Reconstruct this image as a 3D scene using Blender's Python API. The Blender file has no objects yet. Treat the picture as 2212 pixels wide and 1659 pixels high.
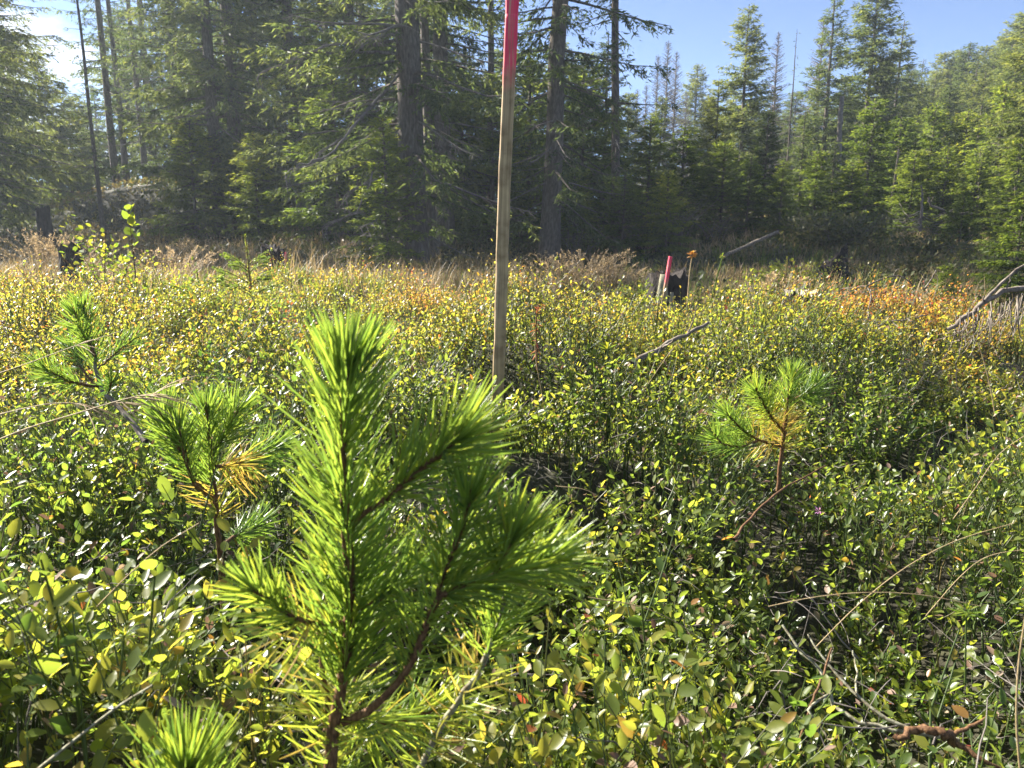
import bpy, math, random
import numpy as np
from mathutils import Vector, Matrix

# ------------------------------------------------------------------ camera, sky, sun, exposure
scene = bpy.context.scene
COL = scene.collection
PITCH = math.radians(11.9)
CAMZ = 0.80
FPX, CX, CY = 1661.0, 1106.0, 829.5          # focal length and centre in photo pixels (2212 wide)
cam_d = bpy.data.cameras.new("camera")
cam_d.sensor_width = 36.0
cam_d.lens = 36.0 * FPX / 2212.0
cam_d.clip_start = 0.02
cam_d.clip_end = 3000
cam_d.dof.use_dof = True
cam_d.dof.focus_distance = 1.9
cam_d.dof.aperture_fstop = 13.0
cam = bpy.data.objects.new("camera", cam_d)
COL.objects.link(cam)
cam.location = (0, 0, CAMZ)
cam.rotation_euler = (math.radians(90) - PITCH, 0, 0)
scene.camera = cam

SUN_AZ = math.radians(-57)       # left of the view direction
SUN_EL = math.radians(35)
SUN = Vector((math.sin(SUN_AZ) * math.cos(SUN_EL), math.cos(SUN_AZ) * math.cos(SUN_EL), math.sin(SUN_EL)))
CLOUD_OFF = (8.4, 4.1, 1.9)
world = bpy.data.worlds.new("World")
scene.world = world
world.use_nodes = True
wn, wl = world.node_tree.nodes, world.node_tree.links
wn.clear()
sky = wn.new("ShaderNodeTexSky")
sky.sky_type = 'NISHITA'
sky.sun_disc = False
sky.sun_elevation = SUN_EL
sky.sun_rotation = SUN_AZ
sky.altitude = 2000
sky.air_density = 0.66
sky.dust_density = 0.0
sky.ozone_density = 7.0
bg = wn.new("ShaderNodeBackground"); bg.inputs[1].default_value = 0.050
wl.new(sky.outputs[0], bg.inputs[0])
bgc = wn.new("ShaderNodeBackground"); bgc.inputs[0].default_value = (1, 1, 1, 1); bgc.inputs[1].default_value = 0.42
tc = wn.new("ShaderNodeTexCoord")
mp = wn.new("ShaderNodeMapping"); mp.inputs['Scale'].default_value = (1, 1, 2.2); mp.inputs['Location'].default_value = CLOUD_OFF
wl.new(tc.outputs['Generated'], mp.inputs[0])
no = wn.new("ShaderNodeTexNoise"); no.inputs['Scale'].default_value = 1.55; no.inputs['Detail'].default_value = 9; no.inputs['Roughness'].default_value = 0.52
wl.new(mp.outputs[0], no.inputs['Vector'])
cr = wn.new("ShaderNodeValToRGB")
cr.color_ramp.elements[0].position = 0.578; cr.color_ramp.elements[1].position = 0.625
wl.new(no.outputs[0], cr.inputs[0])
mx = wn.new("ShaderNodeMixShader")
wl.new(cr.outputs[0], mx.inputs[0]); wl.new(bg.outputs[0], mx.inputs[1]); wl.new(bgc.outputs[0], mx.inputs[2])
wo = wn.new("ShaderNodeOutputWorld")
wl.new(mx.outputs[0], wo.inputs[0])

sun_d = bpy.data.lights.new("sun", 'SUN')
sun_d.energy = 5.0
sun_d.angle = math.radians(0.55)
sun_d.color = (1.0, 0.94, 0.84)
sun_o = bpy.data.objects.new("sun", sun_d)
COL.objects.link(sun_o)
sun_o.rotation_euler = (-SUN).to_track_quat('-Z', 'Y').to_euler()

vs = scene.view_settings
vs.view_transform = 'Standard'; vs.look = 'None'; vs.gamma = 1.0; vs.use_curve_mapping = False
vs.exposure = 2.12
cy = scene.cycles
cy.max_bounces = 7; cy.diffuse_bounces = 3; cy.glossy_bounces = 2; cy.transmission_bounces = 5
cy.volume_bounces = 0; cy.transparent_max_bounces = 4
cy.use_denoising = True
cy.caustics_reflective = False; cy.caustics_refractive = False
cy.sample_clamp_indirect = 4.0

# ------------------------------------------------------------------ helpers
rng = np.random.default_rng(11)
TH = (math.cos(PITCH), math.sin(PITCH))


def P(u, v, Y):
    """the point seen at photo position (u, v) at forward distance Y"""
    a = (u - CX) / FPX; b = (CY - v) / FPX
    d = np.array([a, TH[0] + b * TH[1], -TH[1] + b * TH[0]])
    return d * (Y / d[1]) + np.array([0, 0, CAMZ])


def PP(lst, Y=None):
    return np.array([P(p[0], p[1], p[2] if len(p) > 2 else Y) for p in lst])


def nrm(a):
    return a / np.maximum(np.linalg.norm(a, axis=-1, keepdims=True), 1e-9)


def sstep(a, b, x):
    t = np.clip((x - a) / (b - a), 0, 1)
    return t * t * (3 - 2 * t)


def vnoise(x, y, seed=0):
    x = np.asarray(x, float); y = np.asarray(y, float)
    xi = np.floor(x).astype(np.int64); yi = np.floor(y).astype(np.int64)
    xf = x - xi; yf = y - yi
    u = xf * xf * (3 - 2 * xf); w = yf * yf * (3 - 2 * yf)

    def hsh(i, j):
        n = (i * 374761393 + j * 668265263 + seed * 974711) & 0x7fffffff
        n = ((n ^ (n >> 13)) * 1274126177) & 0x7fffffff
        return ((n ^ (n >> 16)) & 0xffff) / 65535.0
    return (hsh(xi, yi) * (1 - u) + hsh(xi + 1, yi) * u) * (1 - w) + (hsh(xi, yi + 1) * (1 - u) + hsh(xi + 1, yi + 1) * u) * w


def gss(x, y, cx, cy_, sx, sy):
    return np.exp(-((x - cx) / sx) ** 2 - ((y - cy_) / sy) ** 2)


def clump_at(x, y):
    return np.abs(vnoise(x * 1.15 + 3, y * 1.15, 3) - 0.5) * 2


def height(x, y):
    x = np.asarray(x, float); y = np.asarray(y, float)
    h = 0.20 * gss(x, y, -0.62, 0.72, 0.34, 0.36)
    h = h + 0.05 * gss(x, y, -1.6, 2.2, 0.7, 0.7)
    h = h + 0.24 * gss(x, y, 1.95, 4.1, 0.62, 0.55) + 0.06 * gss(x, y, 1.25, 3.9, 0.35, 0.4) - 0.15 * gss(x, y, 0.62, 3.55, 0.50, 0.55) - 0.10 * gss(x, y, 1.25, 3.6, .4, .4) - 0.12 * gss(x, y, 0.75, 4.2, 0.28, 0.9) + 0.10 * gss(x, y, 2.0, 4.25, 0.3, 0.35)
    h = h + 0.07 * gss(x, y, 0.25, 3.3, 0.3, 0.4) + 0.06 * gss(x, y, 2.9, 3.3, 0.6, 0.4)
    h = h + 0.10 * gss(x, y, -0.75, 5.6, 0.55, 0.5)
    h = h + 0.10 * gss(x, y, 0.2, 1.98, 0.6, 0.25) - 0.06 * gss(x, y, 0.32, 1.42, 0.45, 0.28) - 0.09 * gss(x, y, 1.35, 2.2, 0.5, 0.25) + 0.07 * gss(x, y, 1.5, 2.7, 0.6, 0.25) - 0.09 * gss(x, y, -0.95, 2.0, 0.35, 0.22)
    clump = clump_at(x, y)
    h = h + (0.085 - 0.34 * clump ** 1.25) * sstep(0.9, 2.2, y) * (1 - sstep(9, 12, y)) * -1.0 + 0.10 * (vnoise(x * 2.9, y * 2.9, 5) - 0.5) * sstep(.5, 1.2, y)
    h = h + 0.35 * (vnoise(x * 0.22, y * 0.22, 9) - 0.5) * sstep(5, 12, np.abs(y))
    h = h - (0.22 + 0.13 * sstep(-.5, 1.5, x)) * sstep(4.5, 11, y) * (1 - 0.5 * sstep(4, 8, x))
    h = h - 0.22 * gss(x, y, 1.6, 6.4, 1.9, 1.2)
    side = sstep(1, 7, x)
    yc = np.minimum(y, 30 + 0.15 * np.maximum(y - 30, 0))
    h = h + 0.052 * np.maximum(yc - 15, 0) * (1 - side) + 0.07 * np.maximum(yc - 11, 0) * side
    h = h + 1.75 * gss(x, y, -13.2, 30, 4.2, 3.4)
    h = h + 11.0 * sstep(30, 100, y) * sstep(8, 45, x)
    h = h + 3.0 * sstep(-12, -45, x) * sstep(20, 60, y)
    return h


def h1(x, y):
    return float(height(x, y))


class Geo:
    def __init__(self):
        self.v = []; self.q = []; self.t = []; self.qt = []; self.tt = []; self.qm = []; self.tm = []; self.n = 0

    def add(self, v, f, tint=0.5, mat=0):
        v = np.asarray(v, np.float32).reshape(-1, 3); f = np.asarray(f, np.int64)
        if len(f) == 0:
            return self
        k = f.shape[1]
        tint = np.broadcast_to(np.asarray(tint, np.float32), (len(f),)).astype(np.float32)
        m = np.full(len(f), mat, np.int32)
        if k == 4:
            self.q.append(f + self.n); self.qt.append(tint); self.qm.append(m)
        else:
            self.t.append(f + self.n); self.tt.append(tint); self.tm.append(m)
        self.v.append(v); self.n += len(v)
        return self

    def mesh(self, name, mats, smooth=False):
        me = bpy.data.meshes.new(name)
        v = np.concatenate(self.v)
        q = np.concatenate(self.q) if self.q else np.zeros((0, 4), np.int64)
        t = np.concatenate(self.t) if self.t else np.zeros((0, 3), np.int64)
        me.vertices.add(len(v)); me.vertices.foreach_set('co', v.ravel())
        nl = q.size + t.size
        me.loops.add(nl); me.loops.foreach_set('vertex_index', np.concatenate([q.ravel(), t.ravel()]).astype(np.int32))
        me.polygons.add(len(q) + len(t))
        st = np.concatenate([np.arange(len(q)) * 4, q.size + np.arange(len(t)) * 3]).astype(np.int32)
        me.polygons.foreach_set('loop_start', st)
        me.polygons.foreach_set('material_index', np.concatenate(self.qm + self.tm).astype(np.int32))
        if smooth:
            me.polygons.foreach_set('use_smooth', np.ones(len(st), bool))
        at = me.attributes.new('tint', 'FLOAT', 'FACE')
        at.data.foreach_set('value', np.concatenate(self.qt + self.tt).astype(np.float32))
        for m in (mats if isinstance(mats, (list, tuple)) else [mats]):
            me.materials.append(m)
        me.update(calc_edges=True)
        return me

    def build(self, name, mats, parent=None, smooth=False):
        return link(name, self.mesh(name, mats, smooth), parent)


def link(name, data, parent=None):
    o = bpy.data.objects.new(name, data)
    COL.objects.link(o)
    if parent is not None:
        o.parent = parent
    return o


def tag(o, label=None, cat=None, group=None, kind=None):
    if label: o['label'] = label
    if cat: o['category'] = cat
    if group: o['group'] = group
    if kind: o['kind'] = kind
    return o


def thing(name, label, cat, loc=(0, 0, 0), group=None):
    o = bpy.data.objects.new(name, None)
    COL.objects.link(o)
    o.empty_display_size = 0.1
    o.location = [float(c) for c in loc]
    return tag(o, label, cat, group)


def tubes(pts, rad, ns=4, tipcap=False):
    """batch of tubes: pts (N,k,3), rad (N,k) -> verts, quads (face order grouped by tube)"""
    pts = np.asarray(pts, float); rad = np.asarray(rad, float)
    if pts.ndim == 2:
        pts = pts[None]; rad = rad[None] if rad.ndim == 1 else rad
    N, k, _ = pts.shape
    rad = np.broadcast_to(rad, (N, k))
    t = nrm(np.gradient(pts, axis=1))
    ref = np.zeros((N, 1, 3)); ax = np.argmin(np.abs(t.mean(axis=1)), axis=1); ref[np.arange(N), 0, ax] = 1
    a = nrm(np.cross(t, np.broadcast_to(ref, t.shape))); b = np.cross(t, a)
    ph = np.arange(ns) * 2 * math.pi / ns
    v = pts[:, :, None, :] + rad[:, :, None, None] * (np.cos(ph)[None, None, :, None] * a[:, :, None, :] + np.sin(ph)[None, None, :, None] * b[:, :, None, :])
    i = np.arange(k - 1)[:, None]; j = np.arange(ns)[None, :]; j2 = (j + 1) % ns
    f = np.stack([i * ns + j, i * ns + j2, (i + 1) * ns + j2, (i + 1) * ns + j], -1).reshape(-1, 4)
    F = (f[None] + (np.arange(N) * k * ns)[:, None, None]).reshape(-1, 4)
    return v.reshape(-1, 3), F


def add_tubes(g, pts, rad, ns=4, tint=0.5, mat=0):
    v, f = tubes(pts, rad, ns)
    N = 1 if np.asarray(pts).ndim == 2 else len(pts)
    tint = np.asarray(tint, float)
    if tint.ndim == 1 and len(tint) == N and N > 1:
        tint = np.repeat(tint, len(f) // N)
    g.add(v, f, tint, mat)
    return g


def strips(pts, rad, fold=.45):
    """batch of narrow V-folded blades: single-layered so that light shines through"""
    N, k, _ = pts.shape
    rad = np.broadcast_to(rad, (N, k))
    t = nrm(np.gradient(pts, axis=1))
    ref = nrm(np.random.default_rng(N).normal(0, 1, (N, 1, 3)))
    a = nrm(np.cross(t, np.broadcast_to(ref, t.shape))); b = np.cross(t, a)
    w = rad[..., None]
    v = np.stack([pts - a * w + b * w * fold, pts - b * w * fold, pts + a * w + b * w * fold], 2)
    i = np.arange(k - 1)[:, None]; j = np.arange(2)[None]
    f = np.stack([i * 3 + j, i * 3 + j + 1, (i + 1) * 3 + j + 1, (i + 1) * 3 + j], -1).reshape(-1, 4)
    F = (f[None] + (np.arange(N) * k * 3)[:, None, None]).reshape(-1, 4)
    return v.reshape(-1, 3), F


def smooth_path(pts, n):
    """Catmull-Rom resample of a polyline"""
    p = np.asarray(pts, float)
    if len(p) < 3:
        s = np.linspace(0, 1, n)[:, None]
        return p[0] * (1 - s) + p[-1] * s
    q = np.vstack([2 * p[0] - p[1], p, 2 * p[-1] - p[-2]])
    out = []
    for s in np.linspace(0, len(p) - 1 - 1e-6, n):
        i = int(s); t = s - i
        a, b, c, d = q[i], q[i + 1], q[i + 2], q[i + 3]
        out.append(0.5 * ((2 * b) + (-a + c) * t + (2 * a - 5 * b + 4 * c - d) * t * t + (-a + 3 * b - 3 * c + d) * t ** 3))
    return np.array(out)


def jitter_path(p, amp, g=rng):
    p = p.copy(); p[1:-1] += g.normal(0, amp, (len(p) - 2, 3))
    return p


LEAF_HI_V = np.array([[0, 0, 0], [-.24, .22, .05], [0, .22, -.01], [.24, .22, .05], [-.30, .50, .07], [0, .5, -.015], [.30, .5, .07],
                      [-.2, .8, .04], [0, .8, -.02], [.2, .8, .04], [0, 1.03, -.04]], float)
LEAF_HI_Q = np.array([[1, 2, 5, 4], [2, 3, 6, 5], [4, 5, 8, 7], [5, 6, 9, 8]])
LEAF_HI_T = np.array([[0, 2, 1], [0, 3, 2], [7, 8, 10], [8, 9, 10]])
LEAF_MD_V = np.array([[0, 0, 0], [-.28, .32, .06], [.28, .32, .06], [-.23, .72, .06], [.23, .72, .06], [0, 1.02, -.03]], float)
LEAF_MD_Q = np.array([[0, 5, 3, 1], [0, 2, 4, 5]])
LEAF_LO_V = np.array([[0, 0, 0], [-.27, .5, .06], [.27, .5, .06], [0, 1, -.02]], float)
LEAF_LO_T = np.array([[0, 3, 1], [0, 2, 3]])
SPRAY_V = np.array([[0, 0, 0], [-.17, .38, .05], [.17, .38, .05], [0, 1, -.08]], float)


def frames(d, up=None, roll=None):
    """rotation matrices with local +Y along d and +Z near up"""
    d = nrm(np.asarray(d, float))
    if up is None:
        up = np.broadcast_to(np.array([0, 0, 1.0]), d.shape)
    x = np.cross(d, up); bad = np.linalg.norm(x, axis=-1) < 1e-4
    x[bad] = [1, 0, 0]
    x = nrm(x); z = np.cross(x, d)
    if roll is not None:
        c = np.cos(roll)[:, None]; s = np.sin(roll)[:, None]
        x, z = x * c + z * s, z * c - x * s
    return np.stack([x, d, z], -1)      # columns


def scatter(g, V, F, R, T, S, tint, mat=0, W=None):
    """copies of a small shape; S size (N,), W optional width factor"""
    N = len(T)
    Vn = np.broadcast_to(V, (N,) + V.shape).copy()
    if W is not None:
        Vn[:, :, 0] *= W[:, None]
    v = np.einsum('nij,nmj->nmi', R, Vn) * np.asarray(S)[:, None, None] + T[:, None, :]
    f = (F[None] + (np.arange(N) * len(V))[:, None, None]).reshape(-1, F.shape[1])
    g.add(v.reshape(-1, 3), f, np.repeat(np.broadcast_to(tint, (N,)), len(F)), mat)


def scatter_leaf(g, lod, R, T, S, tint, mat=0, W=None):
    if lod == 0:
        scatter(g, LEAF_HI_V, LEAF_HI_Q, R, T, S, tint, mat, W); scatter(g, LEAF_HI_V, LEAF_HI_T, R, T, S, tint, mat, W)
    elif lod == 1:
        scatter(g, LEAF_MD_V, LEAF_MD_Q, R, T, S, tint, mat, W)
    else:
        scatter(g, LEAF_LO_V, LEAF_LO_T, R, T, S, tint, mat, W)


# ------------------------------------------------------------------ materials
def mat_new(name):
    m = bpy.data.materials.new(name); m.use_nodes = True
    nt = m.node_tree; nt.nodes.clear()
    return m, nt.nodes, nt.links


def ramp_node(n, stops):
    r = n.new("ShaderNodeValToRGB"); e = r.color_ramp.elements
    while len(e) < len(stops): e.new(0.5)
    for el, (p, c) in zip(e, stops):
        el.position = p; el.color = (*c, 1)
    return r


def leaf_mat(name, stops, trans=0.45, gain=1.9, rough=0.38, spec=0.5, vary=0.0, tgreen=(1.12, 1.05, 0.55), fine=0.0):
    m, n, l = mat_new(name)
    at = n.new("ShaderNodeAttribute"); at.attribute_name = 'tint'
    r = ramp_node(n, stops)
    src = at.outputs['Fac']
    if vary > 0:
        oi = n.new("ShaderNodeObjectInfo")
        ma = n.new("ShaderNodeMath"); ma.operation = 'MULTIPLY_ADD'; ma.inputs[1].default_value = vary
        su = n.new("ShaderNodeMath"); su.operation = 'SUBTRACT'; su.inputs[1].default_value = vary * 0.5
        l.new(oi.outputs['Random'], ma.inputs[0]); l.new(src, ma.inputs[2]); l.new(ma.outputs[0], su.inputs[0]); src = su.outputs[0]
    if fine > 0:
        te = n.new("ShaderNodeTexCoord"); nz = n.new("ShaderNodeTexNoise"); nz.inputs['Scale'].default_value = 160; nz.inputs['Detail'].default_value = 3
        l.new(te.outputs['Object'], nz.inputs['Vector'])
        ma = n.new("ShaderNodeMath"); ma.operation = 'MULTIPLY_ADD'; ma.inputs[1].default_value = fine
        su = n.new("ShaderNodeMath"); su.operation = 'SUBTRACT'; su.inputs[1].default_value = fine * 0.5
        l.new(nz.outputs[0], ma.inputs[0]); l.new(src, ma.inputs[2]); l.new(ma.outputs[0], su.inputs[0]); src = su.outputs[0]
    l.new(src, r.inputs[0])
    p = n.new("ShaderNodeBsdfPrincipled"); p.inputs['Roughness'].default_value = rough
    p.inputs['Specular IOR Level'].default_value = spec
    l.new(r.outputs[0], p.inputs['Base Color'])
    t = n.new("ShaderNodeBsdfTranslucent")
    mu = n.new("ShaderNodeVectorMath"); mu.operation = 'MULTIPLY'; mu.inputs[1].default_value = [gain * c for c in tgreen]
    l.new(r.outputs[0], mu.inputs[0]); l.new(mu.outputs[0], t.inputs[0])
    mi = n.new("ShaderNodeMixShader"); mi.inputs[0].default_value = trans
    l.new(p.outputs[0], mi.inputs[1]); l.new(t.outputs[0], mi.inputs[2])
    o = n.new("ShaderNodeOutputMaterial"); l.new(mi.outputs[0], o.inputs[0])
    return m


def noise_mat(name, stops, scale=(8, 8, 8), rough=0.85, bump=0.3, detail=6, bdist=0.02, spec=0.25, vary=0.0, nscale=1.0):
    m, n, l = mat_new(name)
    te = n.new("ShaderNodeTexCoord"); mpn = n.new("ShaderNodeMapping"); mpn.inputs['Scale'].default_value = scale
    l.new(te.outputs['Object'], mpn.inputs[0])
    nz = n.new("ShaderNodeTexNoise"); nz.inputs['Scale'].default_value = nscale; nz.inputs['Detail'].default_value = detail; nz.inputs['Roughness'].default_value = 0.6
    l.new(mpn.outputs[0], nz.inputs['Vector'])
    r = ramp_node(n, stops); l.new(nz.outputs[0], r.inputs[0])
    p = n.new("ShaderNodeBsdfPrincipled"); p.inputs['Roughness'].default_value = rough; p.inputs['Specular IOR Level'].default_value = spec
    l.new(r.outputs[0], p.inputs['Base Color'])
    bp = n.new("ShaderNodeBump"); bp.inputs['Strength'].default_value = bump; bp.inputs['Distance'].default_value = bdist
    l.new(nz.outputs[0], bp.inputs['Height']); l.new(bp.outputs[0], p.inputs['Normal'])
    o = n.new("ShaderNodeOutputMaterial"); l.new(p.outputs[0], o.inputs[0])
    return m


BILB = [(0.0, (.025, .055, .016)), (.25, (.062, .105, .024)), (.45, (.125, .160, .030)), (.60, (.21, .205, .036)), (.74, (.27, .17, .045)), (.87, (.26, .09, .04)), (1.0, (.22, .04, .032))]
M_BIL = leaf_mat('bilberry_leaf', BILB, 0.54, 2.8, 0.36, 0.6, fine=0.10, tgreen=(1.12, 1.05, .55))
M_DEADLEAF = leaf_mat('withered_leaf', [(0, (.14, .075, .05)), (.5, (.25, .165, .12)), (1, (.36, .29, .20))], 0.35, 1.3, 0.5, 0.4, tgreen=(1, .9, .75))
M_BSTEM = leaf_mat('bilberry_stem', [(0, (.03, .06, .012)), (.6, (.07, .10, .02)), (1, (.16, .07, .03))], 0.0, rough=0.5)
M_NEEDLE = leaf_mat('pine_needle', [(0, (.03, .07, .02)), (.35, (.075, .14, .03)), (.6, (.155, .225, .046)), (.8, (.24, .28, .04)), (1, (.34, .23, .08))], 0.45, 2.35, 0.33, 0.65, tgreen=(1.08, 1.04, .6))
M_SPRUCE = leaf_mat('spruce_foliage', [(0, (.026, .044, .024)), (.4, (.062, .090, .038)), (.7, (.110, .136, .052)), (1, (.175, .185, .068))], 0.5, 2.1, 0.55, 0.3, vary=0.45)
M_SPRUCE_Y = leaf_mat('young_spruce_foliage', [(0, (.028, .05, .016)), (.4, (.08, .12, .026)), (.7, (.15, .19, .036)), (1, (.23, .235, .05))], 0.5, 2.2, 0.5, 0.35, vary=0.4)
M_GRASS = leaf_mat('dry_grass', [(0, (.10, .09, .035)), (.35, (.24, .185, .09)), (.7, (.40, .30, .17)), (1, (.52, .40, .25))], 0.4, 1.25, 0.55, 0.3, tgreen=(1, .95, .8))
M_GGRASS = leaf_mat('green_grass', [(0, (.05, .08, .02)), (.5, (.13, .18, .03)), (1, (.28, .28, .06))], 0.45, 1.7, 0.45, 0.4)
M_LEAF = leaf_mat('sapling_leaf', [(0, (.06, .12, .02)), (.5, (.15, .21, .03)), (1, (.30, .27, .04))], 0.5, 2.0, 0.4, 0.5)
M_SHRUB = leaf_mat('shrub_leaf', [(0, (.025, .035, .014)), (.4, (.06, .075, .028)), (.7, (.12, .12, .05)), (1, (.19, .15, .08))], 0.35, 1.5, 0.55, 0.3, vary=0.25)
M_RED = leaf_mat('red_leaf', [(0, (.17, .035, .03)), (.5, (.29, .10, .05)), (1, (.38, .23, .08))], 0.4, 1.6, 0.45, 0.4)
M_PINK = leaf_mat('pink_petal', [(0, (.45, .16, .42)), (1, (.65, .35, .60))], 0.4, 1.4, 0.5)
M_BARK = noise_mat('spruce_bark', [(.25, (.055, .045, .038)), (.5, (.115, .095, .078)), (.75, (.20, .175, .15))], (26, 26, 7), 0.9, 0.8, 6, 0.03)
M_PBARK = noise_mat('pine_bark', [(.3, (.045, .025, .014)), (.5, (.13, .065, .030)), (.7, (.26, .15, .07))], (420, 420, 160), 0.75, 0.5, 4, 0.001)
M_DEAD = noise_mat('dead_wood', [(.3, (.075, .058, .043)), (.5, (.17, .14, .11)), (.7, (.31, .27, .22))], (45, 45, 45), 0.85, 0.5, 5, 0.004)
M_GREYW = noise_mat('grey_dead_branch', [(.3, (.10, .085, .075)), (.6, (.20, .175, .155)), (.8, (.30, .27, .24))], (14, 14, 14), 0.9, 0.3)
M_LICH = noise_mat('lichen_twig', [(.3, (.10, .07, .045)), (.48, (.22, .20, .13)), (.7, (.42, .43, .32))], (170, 170, 170), 0.9, 0.6, 5, 0.002)
M_STUMP = noise_mat('stump_wood', [(.3, (.012, .010, .010)), (.5, (.028, .022, .019)), (.72, (.065, .054, .045))], (12, 12, 5), 0.92, 1.0, 7, 0.05)
M_PALEW = noise_mat('pale_cut_wood', [(.3, (.30, .25, .19)), (.6, (.50, .45, .37)), (.8, (.62, .58, .50))], (25, 25, 6), 0.85, 0.4, 5, 0.01)
M_STALK = noise_mat('dry_stalk', [(.3, (.24, .17, .085)), (.7, (.46, .35, .19))], (60, 60, 60), 0.7, 0.1)


def soil_mat():
    m, n, l = mat_new('forest_soil')
    te = n.new("ShaderNodeTexCoord")
    n1 = n.new("ShaderNodeTexNoise"); n1.inputs['Scale'].default_value = 0.9; n1.inputs['Detail'].default_value = 8
    n2 = n.new("ShaderNodeTexNoise"); n2.inputs['Scale'].default_value = 22; n2.inputs['Detail'].default_value = 8
    l.new(te.outputs['Object'], n1.inputs['Vector']); l.new(te.outputs['Object'], n2.inputs['Vector'])
    r1 = ramp_node(n, [(.3, (.018, .014, .008)), (.5, (.03, .027, .012)), (.7, (.045, .055, .016))])
    r2 = ramp_node(n, [(.3, (.012, .011, .006)), (.55, (.035, .032, .014)), (.75, (.07, .075, .025))])
    l.new(n1.outputs[0], r1.inputs[0]); l.new(n2.outputs[0], r2.inputs[0])
    mi = n.new("ShaderNodeMix"); mi.data_type = 'RGBA'; mi.inputs[0].default_value = 0.5
    l.new(r1.outputs[0], mi.inputs[6]); l.new(r2.outputs[0], mi.inputs[7])
    p = n.new("ShaderNodeBsdfPrincipled"); p.inputs['Roughness'].default_value = 0.95
    l.new(mi.outputs[2], p.inputs['Base Color'])
    bp = n.new("ShaderNodeBump"); bp.inputs['Strength'].default_value = 0.8; bp.inputs['Distance'].default_value = 0.04
    l.new(n2.outputs[0], bp.inputs['Height']); l.new(bp.outputs[0], p.inputs['Normal'])
    o = n.new("ShaderNodeOutputMaterial"); l.new(p.outputs[0], o.inputs[0])
    return m


def stake_mat(name, paint_z, soft):
    """weathered sawn wood with spray paint that fades out at height paint_z (object space)"""
    m, n, l = mat_new(name)
    te = n.new("ShaderNodeTexCoord"); sx = n.new("ShaderNodeSeparateXYZ"); l.new(te.outputs['Object'], sx.inputs[0])
    mpn = n.new("ShaderNodeMapping"); mpn.inputs['Scale'].default_value = (160, 160, 5)
    l.new(te.outputs['Object'], mpn.inputs[0])
    nz = n.new("ShaderNodeTexNoise"); nz.inputs['Scale'].default_value = 1.0; nz.inputs['Detail'].default_value = 7
    l.new(mpn.outputs[0], nz.inputs['Vector'])
    nb = n.new("ShaderNodeTexNoise"); nb.inputs['Scale'].default_value = 26; nb.inputs['Detail'].default_value = 4
    l.new(te.outputs['Object'], nb.inputs['Vector'])
    r = ramp_node(n, [(.25, (.26, .185, .105)), (.5, (.42, .315, .185)), (.7, (.54, .42, .26)), (.85, (.60, .48, .31))])
    l.new(nz.outputs[0], r.inputs[0])
    blot = ramp_node(n, [(.3, (.55, .50, .43)), (.5, (.95, .93, .88)), (.7, (1.1, 1.08, 1.0))]); l.new(nb.outputs[0], blot.inputs[0])
    mm = n.new("ShaderNodeMix"); mm.data_type = 'RGBA'; mm.blend_type = 'MULTIPLY'; mm.inputs[0].default_value = 1.0
    l.new(r.outputs[0], mm.inputs[6]); l.new(blot.outputs[0], mm.inputs[7])
    ad = n.new("ShaderNodeMath"); ad.operation = 'MULTIPLY_ADD'; ad.inputs[1].default_value = soft * 0.9
    sb = n.new("ShaderNodeMath"); sb.operation = 'SUBTRACT'; sb.inputs[1].default_value = soft * 0.45
    l.new(nb.outputs[0], ad.inputs[0]); l.new(sx.outputs[2], ad.inputs[2]); l.new(ad.outputs[0], sb.inputs[0])
    mr = n.new("ShaderNodeMapRange"); mr.inputs[1].default_value = paint_z - soft * 0.5; mr.inputs[2].default_value = paint_z + soft * 0.5
    l.new(sb.outputs[0], mr.inputs[0])
    pr = ramp_node(n, [(.3, (.78, .045, .105)), (.7, (.92, .085, .17))]); l.new(nz.outputs[0], pr.inputs[0])
    wear = n.new("ShaderNodeMapRange"); wear.inputs[1].default_value = .62; wear.inputs[2].default_value = .50; wear.inputs[3].default_value = .30; wear.inputs[4].default_value = 1.0
    l.new(nz.outputs[0], wear.inputs[0])
    wm = n.new("ShaderNodeMath"); wm.operation = 'MULTIPLY'; l.new(mr.outputs[0], wm.inputs[0]); l.new(wear.outputs[0], wm.inputs[1])
    mi = n.new("ShaderNodeMix"); mi.data_type = 'RGBA'
    l.new(wm.outputs[0], mi.inputs[0]); l.new(mm.outputs[2], mi.inputs[6]); l.new(pr.outputs[0], mi.inputs[7])
    p = n.new("ShaderNodeBsdfPrincipled"); p.inputs['Roughness'].default_value = 0.7; p.inputs['Specular IOR Level'].default_value = 0.3
    l.new(mi.outputs[2], p.inputs['Base Color'])
    bp = n.new("ShaderNodeBump"); bp.inputs['Strength'].default_value = 0.35; bp.inputs['Distance'].default_value = 0.002
    l.new(nz.outputs[0], bp.inputs['Height']); l.new(bp.outputs[0], p.inputs['Normal'])
    o = n.new("ShaderNodeOutputMaterial"); l.new(p.outputs[0], o.inputs[0])
    return m


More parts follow.
